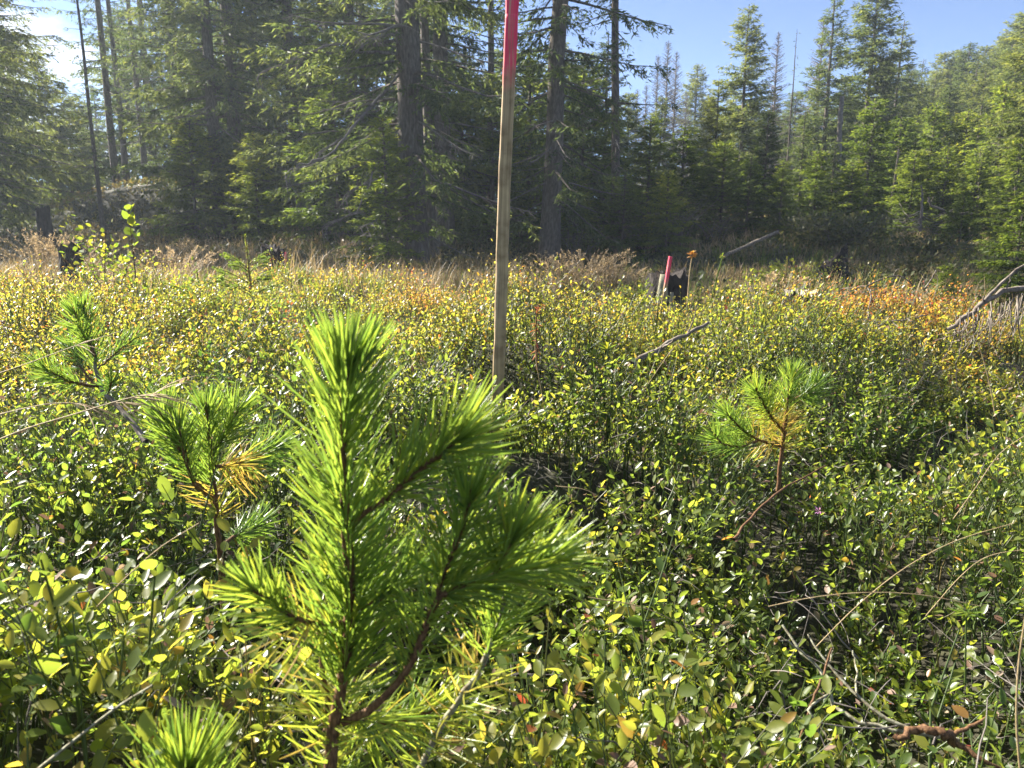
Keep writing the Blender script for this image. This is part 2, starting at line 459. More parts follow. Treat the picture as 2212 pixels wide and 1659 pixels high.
# ------------------------------------------------------------------ ground
def make_ground():
    g = Geo()
    rr = np.concatenate([[0.0], np.geomspace(0.25, 12, 110), np.geomspace(12.4, 200, 60)])
    ns = 300
    ph = np.arange(ns) * 2 * math.pi / ns
    X = rr[:, None] * np.sin(ph)[None]; Y = rr[:, None] * np.cos(ph)[None]
    Z = height(X, Y)
    v = np.stack([X, Y, Z], -1).reshape(-1, 3)
    i = np.arange(1, len(rr) - 1)[:, None]; j = np.arange(ns)[None]; j2 = (j + 1) % ns
    f = np.stack([i * ns + j, (i + 1) * ns + j, (i + 1) * ns + j2, i * ns + j2], -1).reshape(-1, 4)
    c = np.stack([np.zeros(ns, int), ns + np.arange(ns), ns + (np.arange(ns) + 1) % ns], -1)
    g.add(v, f)
    g.t.append(c); g.tt.append(np.full(ns, .5, np.float32)); g.tm.append(np.zeros(ns, np.int32))
    o = g.build('ground', soil_mat(), smooth=True)
    return tag(o, 'mossy brown forest soil of the clearing under the shrubs', 'ground', kind='structure')


make_ground()


# ------------------------------------------------------------------ bilberry shoots
def bil_tint(x, y, n, r):
    t = 0.42 + 0.13 * sstep(1.8, 5.5, y) + 0.26 * (vnoise(x * 1.6, y * 1.6, 21) - 0.5) + 0.16 * (vnoise(x * .6 + 5, y * .6, 23) - 0.5) * sstep(1.5, 4, y)
    t = t + 0.13 * gss(x, y, 2.1, 4.1, 1.1, 0.7) + 0.12 * gss(x, y, -.7, 5.6, .6, .6) - 0.06 * gss(x, y, -.5, .8, .6, .5)
    t = t + 0.65 * np.clip(height(x, y) - 0.03, -.08, .18) * sstep(1.6, 3.2, y) * (1 - sstep(6, 9, y))
    t = t + r.normal(0, 0.06, len(x))
    return t


def bil_shoots(x, y, H, r, nmain=8, nbr=3, nper=4, lsize=0.020, swap=1.0):
    """returns stem tubes and leaves of shoots standing at x, y"""
    N = len(x)
    base = np.stack([x, y, height(x, y) - 0.01], -1)
    la = r.uniform(0, 2 * math.pi, N); lm = r.uniform(0.05, 0.42, N)
    lean = np.stack([np.cos(la), np.sin(la), 0 * la], -1) * (lm * H)[:, None]

    def main(t):
        t = np.asarray(t)
        return base[:, None] + lean[:, None] * (t ** 1.6)[..., None] + np.array([0, 0, 1.0]) * (H[:, None] * t)[..., None]
    T = np.broadcast_to(np.linspace(0, 1, 4), (N, 4))
    mp_ = main(T) + r.normal(0, 0.006, (N, 4, 3))
    mr = np.array([1.25, 1.05, .8, .45])[None] * r.uniform(0.0011, 0.0017, N)[:, None]
    t0 = r.uniform(.30, .75, (N, nbr))
    bp = main(t0)
    ba = r.uniform(0, 2 * math.pi, (N, nbr)); be = r.uniform(.5, 1.1, (N, nbr))
    bl = H[:, None] * r.uniform(.25, .48, (N, nbr)) * (1.15 - .5 * t0)
    bd = np.stack([np.cos(ba) * np.cos(be), np.sin(ba) * np.cos(be), np.sin(be)], -1)

    def bpt(s):
        return bp[:, :, None] + bd[:, :, None] * (bl[:, :, None] * s)[..., None] + np.array([0, 0, 1.0]) * (bl[:, :, None] * 0.25 * s * s)[..., None]
    bpts = bpt(np.broadcast_to(np.linspace(0, 1, 3), (N, nbr, 3))).reshape(N * nbr, 3, 3)
    br = np.broadcast_to(np.array([.0010, .0008, .0004]), (N * nbr, 3))
    tm = np.clip(np.linspace(.32, 1.0, nmain)[None] + r.normal(0, .03, (N, nmain)), .2, 1)
    lp1 = main(tm).reshape(-1, 3)
    sb = np.clip(np.linspace(.25, 1, nper)[None, None] + r.normal(0, .05, (N, nbr, nper)), .1, 1)
    lp2 = bpt(sb).reshape(-1, 3)
    own = np.concatenate([np.repeat(np.arange(N), nmain), np.repeat(np.arange(N), nbr * nper)])
    pos = np.concatenate([lp1, lp2])
    axis = np.concatenate([np.repeat(nrm(lean + np.array([0, 0, 1.0]) * H[:, None]), nmain, axis=0), np.repeat(bd.reshape(-1, 3), nper, axis=0)])
    n = len(pos)
    a = r.uniform(0, 2 * math.pi, n)
    out = np.stack([np.cos(a), np.sin(a), 0 * a], -1)
    d = nrm(out * r.uniform(.5, 1.0, n)[:, None] + axis * r.uniform(.25, 1.1, n)[:, None] + r.normal(0, .12, (n, 3)))
    roll = r.normal(0, .55, n)
    size = lsize * r.uniform(.65, 1.3, n)
    W = r.uniform(.72, 1.05, n)
    return mp_, mr, bpts, br, own, pos, d, roll, size, W


def make_undergrowth():
    g = Geo()
    r = np.random.default_rng(5)
    bands = [(0.34, 1.5, 660, 0, 9, 3, 5, .0190), (1.5, 3.3, 600, 1, 9, 3, 5, .0178), (3.3, 6.0, 470, 2, 9, 3, 4, .0178), (6.0, 10.5, 170, 2, 8, 2, 4, .023), (.36, 1.7, 480, 2, 7, 2, 3, .0150), (1.7, 3.2, 220, 2, 7, 2, 3, .016)]
    nband = 0
    for (y0, y1, dens, lod, nm, nb, npr, ls) in bands:
        wmax = 0.74 * y1 + 0.35
        n = int(dens * 2 * wmax * (y1 - y0))
        x = r.uniform(-wmax, wmax, n); y = r.uniform(y0, y1, n)
        keep = np.abs(x) < 0.74 * y + 0.35
        keep &= (np.hypot(x, y) > 0.33) & ~((y < .62) & (x > -.36) & (x < .24))
        gap = vnoise(x * 2.3 + 7, y * 2.3, 31)
        keep &= gap > r.uniform(0.05, 0.26, n) * (1 if nband < 4 else .3)
        # mossy opening left of the big sapling, and the hollow behind the hummock
        keep &= ~((gss(x, y, -0.30, 1.02, .17, .16) > r.uniform(.25, .9, n)))
        hol = gss(x, y, 1.2, 6.6, 2.0, 1.3) + gss(x, y, 4.5, 6.8, 2.4, 1.8)
        keep &= hol < r.uniform(.35, 1.1, n)
        crease = np.exp(-(clump_at(x, y) / .10) ** 2) * sstep(1.0, 1.6, y) * (1 - sstep(6, 8, y))
        keep &= crease * .88 < r.uniform(0, 1, n)
        far = sstep(7.6, 10.3, y + 0.5 * (vnoise(x, y, 4) - .5) - 0.12 * x)
        keep &= far < r.uniform(0, 1, n)
        keep &= ~((y > 5.6 + .5 * (vnoise(x * 1.5, y, 6) - .5)) & (x > 0.15) & (r.uniform(0, 1, n) > .08))
        x = x[keep]; y = y[keep]; n = len(x)
        H = (0.10 + 0.26 * sstep(.15, .85, .65 * vnoise(x * 1.9, y * 1.9, 41) + .35 * vnoise(x * 4.6, y * 4.6, 43))) * r.uniform(.72, 1.18, n)
        H *= .82 + .38 * sstep(.0, .45, clump_at(x, y))
        nband += 1
        if nband > 4: H = r.uniform(.05, .14, n)          # low shoots filling the floor
        H *= 1 - 0.35 * gss(x, y, -0.28, 1.0, .26, .3)
        mp_, mr, bpts, br, own, pos, d, roll, size, W = bil_shoots(x, y, H, r, nm, nb, npr, ls)
        st = bil_tint(x, y, n, r)
        lt = st[own] + r.normal(0, .055, len(own)) + 0.14 * (r.uniform(0, 1, len(own)) < .08) + .36 * (r.uniform(0, 1, len(own)) < .010)
        # upper leaves turn first
        up = (pos[:, 2] - height(x, y)[own]) / np.maximum(H[own], .05)
        lt += (0.10 + .12 * sstep(2, 4, y)[own]) * (up - .7)
        # many leaves lost lower down
        kl = up > r.uniform(0.05, .6, len(own))
        stt = np.clip(r.uniform(.1, .8, n) + .2 * sstep(3, 6, y), 0, 1)
        add_tubes(g, mp_, mr * (1 + .25 * (lod > 0) + .4 * (lod > 1)), 3, stt, 1)
        if lod < 2:
            add_tubes(g, bpts, br * (1 + .25 * lod), 3, np.repeat(stt, nb), 1)
        dd = r.uniform(0, 1, len(own)) < .07
        lv = kl & ~dd; dl = kl & dd
        scatter_leaf(g, lod, frames(d[lv], None, roll[lv]), pos[lv], size[lv], np.clip(lt[lv], 0.02, 1), 0, W[lv])
        scatter_leaf(g, lod, frames(d[dl], None, roll[dl]), pos[dl], size[dl] * .9, r.uniform(0, 1, dl.sum()), 2, W[dl])
    o = g.build('bilberry_undergrowth', [M_BIL, M_BSTEM, M_DEADLEAF])
    return tag(o, 'dense carpet of bilberry shoots with green, yellow and orange leaves', 'undergrowth', kind='stuff')


make_undergrowth()


def twig_litter():
    r = np.random.default_rng(17); n = 1500
    y = .4 + 4.6 * r.uniform(0, 1, n) ** 1.3; x = r.uniform(-1, 1, n) * (.74 * y + .2)
    ok = ~((y < .62) & (x > -.36) & (x < .24)); x = x[ok]; y = y[ok]; n = len(x)
    z = height(x, y) + r.uniform(.0, .25, n); a = r.uniform(0, 6.28, n); e = r.normal(.15, .45, n); L = r.uniform(.04, .15, n)
    d = np.stack([np.cos(a) * np.cos(e), np.sin(a) * np.cos(e), np.sin(e)], -1)
    q = np.linspace(0, 1, 5)
    pts = np.stack([x, y, z], -1)[:, None] + d[:, None] * (L[:, None] * q)[..., None] + r.normal(0, 1, (n, 1, 3)) * (.25 * L[:, None] * q * q)[..., None] + r.normal(0, .0022, (n, 5, 3))
    g = Geo(); add_tubes(g, pts, r.uniform(.0006, .0014, n)[:, None] * np.array([1, .9, .75, .55, .3]), 4)
    tag(g.build('twig_litter', M_GREYW), 'thin dead twigs caught among the bilberry shoots', 'litter', kind='stuff')


twig_litter()

LEAF_MESH = {}


def leaf_mesh(k):
    """a few shared single-leaf meshes, by colour"""
    if k not in LEAF_MESH:
        g = Geo(); c = LEAF_HI_V.copy(); c[:, 2] -= 0.10 * c[:, 1] ** 2 * ((k % 3) - .6); c[:, 0] *= 1 + .12 * ((k % 4) - 1.5) * .5
        tt = [.16, .24, .32, .40, .48, .56, .66, .78][k]
        g.add(c, LEAF_HI_Q, tt); g.add(c, LEAF_HI_T, tt)
        LEAF_MESH[k] = g.mesh('leaf', M_BIL)
    return LEAF_MESH[k]


def bilberry_shrub(u, v, Y, label, seed, nmain=9, tone=3, H=None, lsize=.022):
    """a single bilberry shoot in front whose leaves can be told apart; top at photo point (u, v)"""
    r = np.random.default_rng(seed)
    top = P(u, v, Y); gx, gy = top[0], top[1]
    z0 = h1(gx, gy); Hh = max(top[2] - z0, .12)
    Hh = Hh - .012
    root = thing('bilberry_shrub', label, 'shrub', (gx, gy, z0), 'bilberry shrubs standing out in front')
    x = np.array([gx]); y = np.array([gy])
    mp_, mr, bpts, br, own, pos, d, roll, size, W = bil_shoots(x, y, np.array([Hh]), r, nmain, 3, 4, lsize)
    off = np.array([gx, gy, z0])
    g = Geo(); add_tubes(g, mp_[0] - off, mr[0] * 1.25, 5, .35); g.build('stem', M_BSTEM, root, True)
    for b in range(3):
        g = Geo(); add_tubes(g, bpts[b] - off, br[b] * 1.3, 4, .4); g.build('twig', M_BSTEM, root, True)
    R = frames(d, None, roll)
    for i in range(len(pos)):
        k = int(np.clip(round(tone + r.normal(0, 1.3)), 0, 7))
        o = link('leaf', leaf_mesh(k), root)
        m = Matrix([list(R[i][0]), list(R[i][1]), list(R[i][2])]).to_4x4()
        o.matrix_local = Matrix.Translation([float(c) for c in (pos[i] - off)]) @ m @ Matrix.Diagonal((float(size[i] * W[i]), float(size[i]), float(size[i]), 1))


SHRUBS = [
    (95, 1090, .66, 'yellow-green bilberry shoot with broad leaves at the left edge of the picture', 3.6),
    (205, 1160, .68, 'bilberry shoot turning yellow, second from the left edge, below the pale grass', 4.4),
    (330, 1010, .92, 'tall light green bilberry shoot left of the twin-topped pine sapling', 3.0),
    (160, 1330, .60, 'bilberry shoot with orange leaves low in the left corner', 5.2),
    (270, 1390, .58, 'yellow bilberry shoot just above the pine tip at the bottom edge', 4.2),
    (60, 1420, .55, 'dark green bilberry shoot in the lower left corner', 2.0),
    (560, 1400, .80, 'pale leaved bilberry shoot between the pine tip and the large sapling', 2.6),
    (1440, 1120, 1.0, 'yellow-green bilberry shoot leading the clump right of the large sapling', 3.8),
    (1245, 1350, .86, 'green bilberry shoot beside the lower right twigs of the large sapling', 2.6),
    (1390, 1360, .84, 'bilberry shoot with a folded orange leaf right of the large sapling', 4.8),
    (1610, 1400, .82, 'light green bilberry shoot before the lichen-covered twig', 3.2),
    (1700, 1520, .74, 'bilberry shoot under the lichen-covered twig at the bottom edge', 2.8),
    (2010, 1380, .80, 'yellow bilberry shoot behind the brown root piece at lower right', 4.6),
    (2130, 1500, .72, 'broad leaved green bilberry shoot at the lower right corner', 3.2),
]
for i, (u, v, Y, lab, tone) in enumerate(SHRUBS):
    bilberry_shrub(u, v, Y, lab, 100 + i, 11, tone - .8)


# ------------------------------------------------------------------ grasses and far ground cover
def make_grass(name, label, cat, areas, mat, seed, lo=.0, hi=1.0, width=.004):
    """areas: list of (cx, cy, sx, sy, count, height)"""
    g = Geo(); r = np.random.default_rng(seed)
    for (cx, cy_, sx, sy, n, hh) in areas:
        x = cx + r.normal(0, sx, n); y = cy_ + r.normal(0, sy, n)
        ok = (y > 5.2)
        x = x[ok]; y = y[ok]; n = len(x)
        nt = max(n // 14, 1)
        k = r.integers(0, nt, n); tx, ty = x[:nt], y[:nt]
        x = tx[k] + r.normal(0, .07, n); y = ty[k] + r.normal(0, .07, n)
        z = height(x, y)
        a = r.uniform(0, 2 * math.pi, n); H = hh * r.uniform(.5, 1.2, n) * (.7 + .6 * vnoise(x * .8, y * .8, seed))
        bend = H * r.uniform(.15, .75, n)
        o = np.stack([np.cos(a), np.sin(a)], -1)
        s = np.array([0, .4, .75, 1.0])
        pts = np.zeros((n, 4, 3))
        pts[:, :, 0] = x[:, None] + o[:, :1] * bend[:, None] * s ** 2.2
        pts[:, :, 1] = y[:, None] + o[:, 1:] * bend[:, None] * s ** 2.2
        pts[:, :, 2] = z[:, None] - .02 + H[:, None] * (s - .25 * s ** 3 * (bend / H)[:, None])
        w = width * (1 + y / 14.0)
        side = np.stack([-o[:, 1], o[:, 0], 0 * a], -1)
        wv = np.array([1, .9, .55, .08])
        L = pts - side[:, None] * (w[:, None] * wv)[..., None]; Rr = pts + side[:, None] * (w[:, None] * wv)[..., None]
        v = np.stack([L, Rr], 2).reshape(-1, 3)
        i = np.arange(3)
        f = np.stack([i * 2, i * 2 + 1, i * 2 + 3, i * 2 + 2], -1)
        F = (f[None] + (np.arange(n) * 8)[:, None, None]).reshape(-1, 4)
        t = np.clip(lo + (hi - lo) * (r.beta(2, 2, n) * .6 + .4 * vnoise(x * .7, y * .7, seed + 3)), 0, 1)
        g.add(v, F, np.repeat(t, 3))
    o = g.build(name, mat)
    return tag(o, label, cat, kind='stuff')


make_grass('meadow_grass', 'dead straw-coloured grass covering the damp meadow before the forest', 'grass',
           [(-6, 11, 3.4, 2.0, 12000, .42), (-1, 13.0, 2.6, 1.8, 4500, .36), (-9.5, 14, 3.5, 3, 7000, .48), (3.5, 12, 2.2, 2.0, 3800, .32),
            (8, 14, 4, 3.0, 5500, .30), (11, 19, 4, 2.5, 3000, .34), (2, 8.0, 1.6, 1.2, 1600, .24), (-14, 20, 5, 4, 3000, .4), (0, 20, 5, 3, 2500, .3),
            (5, 7.5, 1.5, 1.2, 1600, .26)], M_GRASS, 71, 0, .95, .0035)
make_grass('green_grass', 'patch of fresh green grass between the bilberries and the dead meadow', 'grass',
           [(-2.6, 8.3, 1.1, .7, 5200, .24), (-4.6, 8.6, 1.4, .8, 2600, .24), (2.3, 6.6, 1.0, .7, 1800, .2), (4, 9, 2, 1.2, 2600, .22), (-6, 11, 3, 2, 3000, .3), (5, 12.5, 3.5, 2, 3500, .28), (9, 16, 4, 2.5, 3000, .3), (-1, 12, 2.5, 2, 2000, .26)], M_GGRASS, 72, 0, 1, .003)


def low_cover():
    """heather, moss and seedlings that hide the far ground"""
    g = Geo(); r = np.random.default_rng(73)
    n = 110000
    y = 5.5 + 34 * r.uniform(0, 1, n) ** 1.5; x = r.uniform(-1, 1, n) * (.80 * y + 2)
    keep = (y > 9.0 - 0.5 * sstep(-1, 1, x) * 5)
    x = x[keep]; y = y[keep]; n = len(x)
    dens = vnoise(x * .55, y * .55, 77)
    hgt = (.06 + .55 * dens ** 2.2) * r.uniform(.2, 1, n)
    pos = np.stack([x, y, height(x, y) + hgt * r.uniform(0.1, 1, n)], -1)
    a = r.uniform(0, 2 * math.pi, n)
    d = np.stack([np.cos(a), np.sin(a), r.uniform(.1, 1.6, n)], -1)
    S = (.034 + .0036 * y) * r.uniform(.6, 1.4, n)
    t = np.clip(.05 + .85 * vnoise(x * .45, y * .45, 79) + r.normal(0, .12, n) + .35 * gss(x, y, -13, 29, 4, 3), 0, 1)
    scatter_leaf(g, 2, frames(d, None, r.uniform(-1.5, 1.5, n)), pos, S, t, 0, r.uniform(.5, 1.1, n))
    o = g.build('heath_undergrowth', M_SHRUB)
    tag(o, 'low heather and moss covering the ground of clearing and forest edge', 'undergrowth', kind='stuff')


low_cover()


# ------------------------------------------------------------------ spruces
def spruce_proto(seed, H, zb, Lmax, r0, dz=.30, per=5, spray=.12, dens=1.0, zvis=99, dead_low=0.0, young=False, bare=False, power=.85, droop=1.0):
    """(trunk mesh, crown mesh, dead-branch mesh or None) of one spruce, standing on z=0"""
    r = np.random.default_rng(seed)
    zt = np.linspace(-.3, H, 14)
    tp = np.stack([np.cumsum(r.normal(0, .012 * H / 12, 14)), np.cumsum(r.normal(0, .012 * H / 12, 14)), zt], -1)
    rad = r0 * (1 - np.clip(zt / H, 0, 1)) ** .8 + .012
    rad[0] *= 1.35; rad[1] *= 1.08
    gt = Geo(); add_tubes(gt, tp, rad, 10)
    trunk = gt.mesh('trunk', M_BARK if not bare else M_GREYW, True)

    def axis_at(z):
        return np.stack([np.interp(z, zt, tp[:, 0]), np.interp(z, zt, tp[:, 1]), z], -1)
    zs = []
    z = zb
    while z < H * .985:
        m = per + r.integers(-1, 2)
        zs += list(z + r.normal(0, dz * .3, m)); z += dz * (1 - .45 * (z - zb) / (H - zb)) * (1.8 if z > zvis else 1)
    z0 = np.clip(np.array(zs), zb * .8, H * .98); N = len(z0)
    rel = np.clip((z0 - zb) / (H - zb), 0, 1)
    low = sstep(0, .12, rel) * .35 + .65
    L = Lmax * ((1 - rel) ** power) * low * r.uniform(.48, 1.18, N) + .10
    az = r.uniform(0, 2 * math.pi, N)
    up = -.12 + .75 * rel + r.normal(0, .08, N); dr = (.42 - .30 * rel) * droop * r.uniform(.6, 1.4, N)
    if bare: up = up + .15; dr = dr * .5; L = L * 1.25
    hd = np.stack([np.cos(az), np.sin(az), 0 * az], -1)
    st = axis_at(z0)

    def br(s):       # s (N,k)
        return st[:, None] + hd[:, None] * (L[:, None] * s)[..., None] + np.array([0, 0, 1.0]) * (L[:, None] * (up[:, None] * s - dr[:, None] * s ** 1.6 + .55 * dr[:, None] * s ** 3.2))[..., None]
    S5 = np.broadcast_to(np.array([0, .25, .5, .75, 1.0]), (N, 5))
    bpts = br(S5)
    brad = (.006 + .011 * L)[:, None] * np.array([1.2, .9, .65, .42, .18])
    dead = (r.uniform(0, 1, N) < dead_low * (1 - sstep(.0, .30, rel))) | bare
    gc = Geo(); gd = Geo()
    if (~dead).any():
        add_tubes(gc, bpts[~dead], brad[~dead], 3, .1, 1)
    if dead.any():
        add_tubes(gd, bpts[dead], brad[dead] * (1.15 if bare else .8), 4)
        nt = np.maximum((L * 9).astype(int), 2) * dead
        bi = np.repeat(np.arange(N), nt); s = r.uniform(.2, .98, len(bi))
        p0 = br2(st, hd, L, up, dr, bi, s); p1 = br2(st, hd, L, up, dr, bi, np.minimum(s + .03, 1.02)); tg = nrm(p1 - p0)
        pe = nrm(np.cross(tg, np.array([0, 0, 1.0]))) * np.where(r.uniform(0, 1, len(bi)) < .5, -1, 1)[:, None]
        tl = (.20 * L[bi] * (1 - .6 * s) + .06) * r.uniform(.4, 1.2, len(bi))
        td = nrm(tg * .7 + pe * .8 + np.array([0, 0, -1.0]) * r.uniform(0, .8, len(bi))[:, None])
        q = np.stack([p0, p0 + td * tl[:, None] * .5, p0 + td * tl[:, None] + np.array([0, 0, -.12]) * tl[:, None]], 1)
        add_tubes(gd, q, np.array([.005, .004, .002]) * (2.0 if bare else 1.0), 3)
    if not bare:
        coarse = z0 > zvis
        nt = np.maximum((L * 20 * dens).astype(int), 3)
        nt = np.where(coarse, np.maximum(nt // 3, 2), nt) * (~dead)
        fol = r.uniform(.45, 1.15, N); nt = (nt * fol).astype(int)
        bi = np.repeat(np.arange(N), nt); n = len(bi)
        s = 1 - (1 - .10) * r.uniform(0, 1, n) ** 1.05
        p0 = br2(st, hd, L, up, dr, bi, s); p1 = br2(st, hd, L, up, dr, bi, s + .03); tg = nrm(p1 - p0)
        pe = nrm(np.cross(tg, np.array([0, 0, 1.0]))) * np.where(r.uniform(0, 1, n) < .5, -1, 1)[:, None]
        tl = (.30 * L[bi] * (1 - .72 * s) + .09) * r.uniform(.6, 1.2, n)
        td = nrm(tg * .75 + pe * r.uniform(.2, 1.0, n)[:, None] + np.array([0, 0, -1.0]) * (r.uniform(-.12, .75, n) * (1.0 - .75 * rel[bi]) * droop)[:, None])
        cs = coarse[bi]
        nsr = np.maximum((tl / (.33 * spray)).astype(int), 1) + 1
        nsr = np.where(cs, np.maximum(nsr // 3, 1), nsr)
        ti = np.repeat(np.arange(n), nsr); m = len(ti)
        q = r.uniform(0, 1, m)
        sp = p0[ti] + td[ti] * (tl[ti] * q)[:, None] + np.array([0, 0, -.25]) * (tl[ti] * q * q)[:, None]
        rd = r.normal(0, 1, (m, 3)); rd[:, 2] *= .55
        sd = nrm(td[ti] * .9 + rd * .55 + np.array([0, 0, -.12]))
        sz = spray * r.uniform(.6, 1.3, m) * np.where(cs[ti], 2.4, 1)
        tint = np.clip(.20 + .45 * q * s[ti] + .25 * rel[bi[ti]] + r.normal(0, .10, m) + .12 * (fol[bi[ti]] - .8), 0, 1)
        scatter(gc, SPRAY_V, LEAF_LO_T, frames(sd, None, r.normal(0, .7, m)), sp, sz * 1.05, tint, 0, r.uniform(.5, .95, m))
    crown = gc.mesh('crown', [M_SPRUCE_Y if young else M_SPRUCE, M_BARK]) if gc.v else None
    deadm = gd.mesh('dead_branches', M_GREYW) if gd.v else None
    return trunk, crown, deadm


def br2(st, hd, L, up, dr, bi, s):
    Lb = L[bi]
    return st[bi] + hd[bi] * (Lb * s)[:, None] + np.array([0, 0, 1.0]) * (Lb * (up[bi] * s - dr[bi] * s ** 1.6 + .55 * dr[bi] * s ** 3.2))[:, None]


PROTO = {
    'A1': spruce_proto(1, 23, 1.0, 3.1, .27, .36, 4, .125, .80, 9.0, .42),
    'A2': spruce_proto(2, 21, 1.6, 2.7, .21, .40, 4, .125, .75, 9.0, .40),
    'A3': spruce_proto(3, 19, .8, 2.8, .18, .36, 4, .125, .95, 9.5, .25),
    'A4': spruce_proto(12, 20, .5, 3.3, .22, .34, 5, .13, 1.0, 9.5, .12),
    'E1': spruce_proto(4, 17, 4.2, 1.5, .14, .42, 3, .12, .8, 11, .30),
    'E2': spruce_proto(5, 16, 2.0, 1.5, .11, .45, 3, .115, .55, 10, .55),
    'B1': spruce_proto(6, 10, .4, 2.0, .10, .25, 6, .15, 1.15, power=.68),
    'B2': spruce_proto(7, 10, .6, 1.8, .10, .27, 5, .15, 1.05, dead_low=.15),
    'B3': spruce_proto(8, 10, .3, 2.2, .11, .24, 6, .155, 1.1, power=.55),
    'B4': spruce_proto(21, 10, .5, 2.3, .11, .30, 5, .16, 1.25, power=.62, droop=1.3),
    'C1': spruce_proto(9, 4.5, .12, 1.3, .05, .18, 6, .125, 1.3, power=.68, young=True, droop=.6),
    'C2': spruce_proto(10, 4.5, .10, 1.1, .05, .18, 6, .12, 1.3, power=.68, young=True, droop=.5),
    'C3': spruce_proto(13, 4.5, .15, 1.45, .05, .19, 6, .13, 1.25, power=.68, young=True, droop=.75),
    'D1': spruce_proto(14, 10, .8, 1.35, .085, .21, 7, bare=True),
    'D2': spruce_proto(15, 10, 1.2, 1.15, .08, .22, 7, bare=True),
}


def tree(u, Y, kind, H, label, group=None, lean=(0, 0), name='spruce_tree', cat='tree', thick=1.0):
    trunk, crown, deadm = PROTO[kind]
    H0 = {'A1': 23, 'A2': 21, 'A3': 19, 'A4': 20, 'E1': 17, 'E2': 16}.get(kind, 4.5 if kind[0] == 'C' else 10)
    x = (u - CX) / FPX * Y / 1.02
    if isinstance(H, tuple):            # height from where its top shows
        H = P(u, H[0], Y)[2] - h1(x, Y)
    s = H / H0
    root = thing(name, label, cat, (x, Y, h1(x, Y) - .05), group)
    root.rotation_euler = (lean[1], lean[0], float(rng.uniform(0, 6.28)))
    w = s * float(rng.uniform(.92, 1.08)) * (1.22 if kind[0] == 'C' else 1.22 if kind[0] == 'B' else 1.0)
    root.scale = (w, w, s)
    t = link('trunk', trunk, root)
    t.scale = (thick, thick, 1)
    if crown: link('crown', crown, root)
    if deadm: tag(link('dead_branches', deadm, root), kind='stuff')
    return root


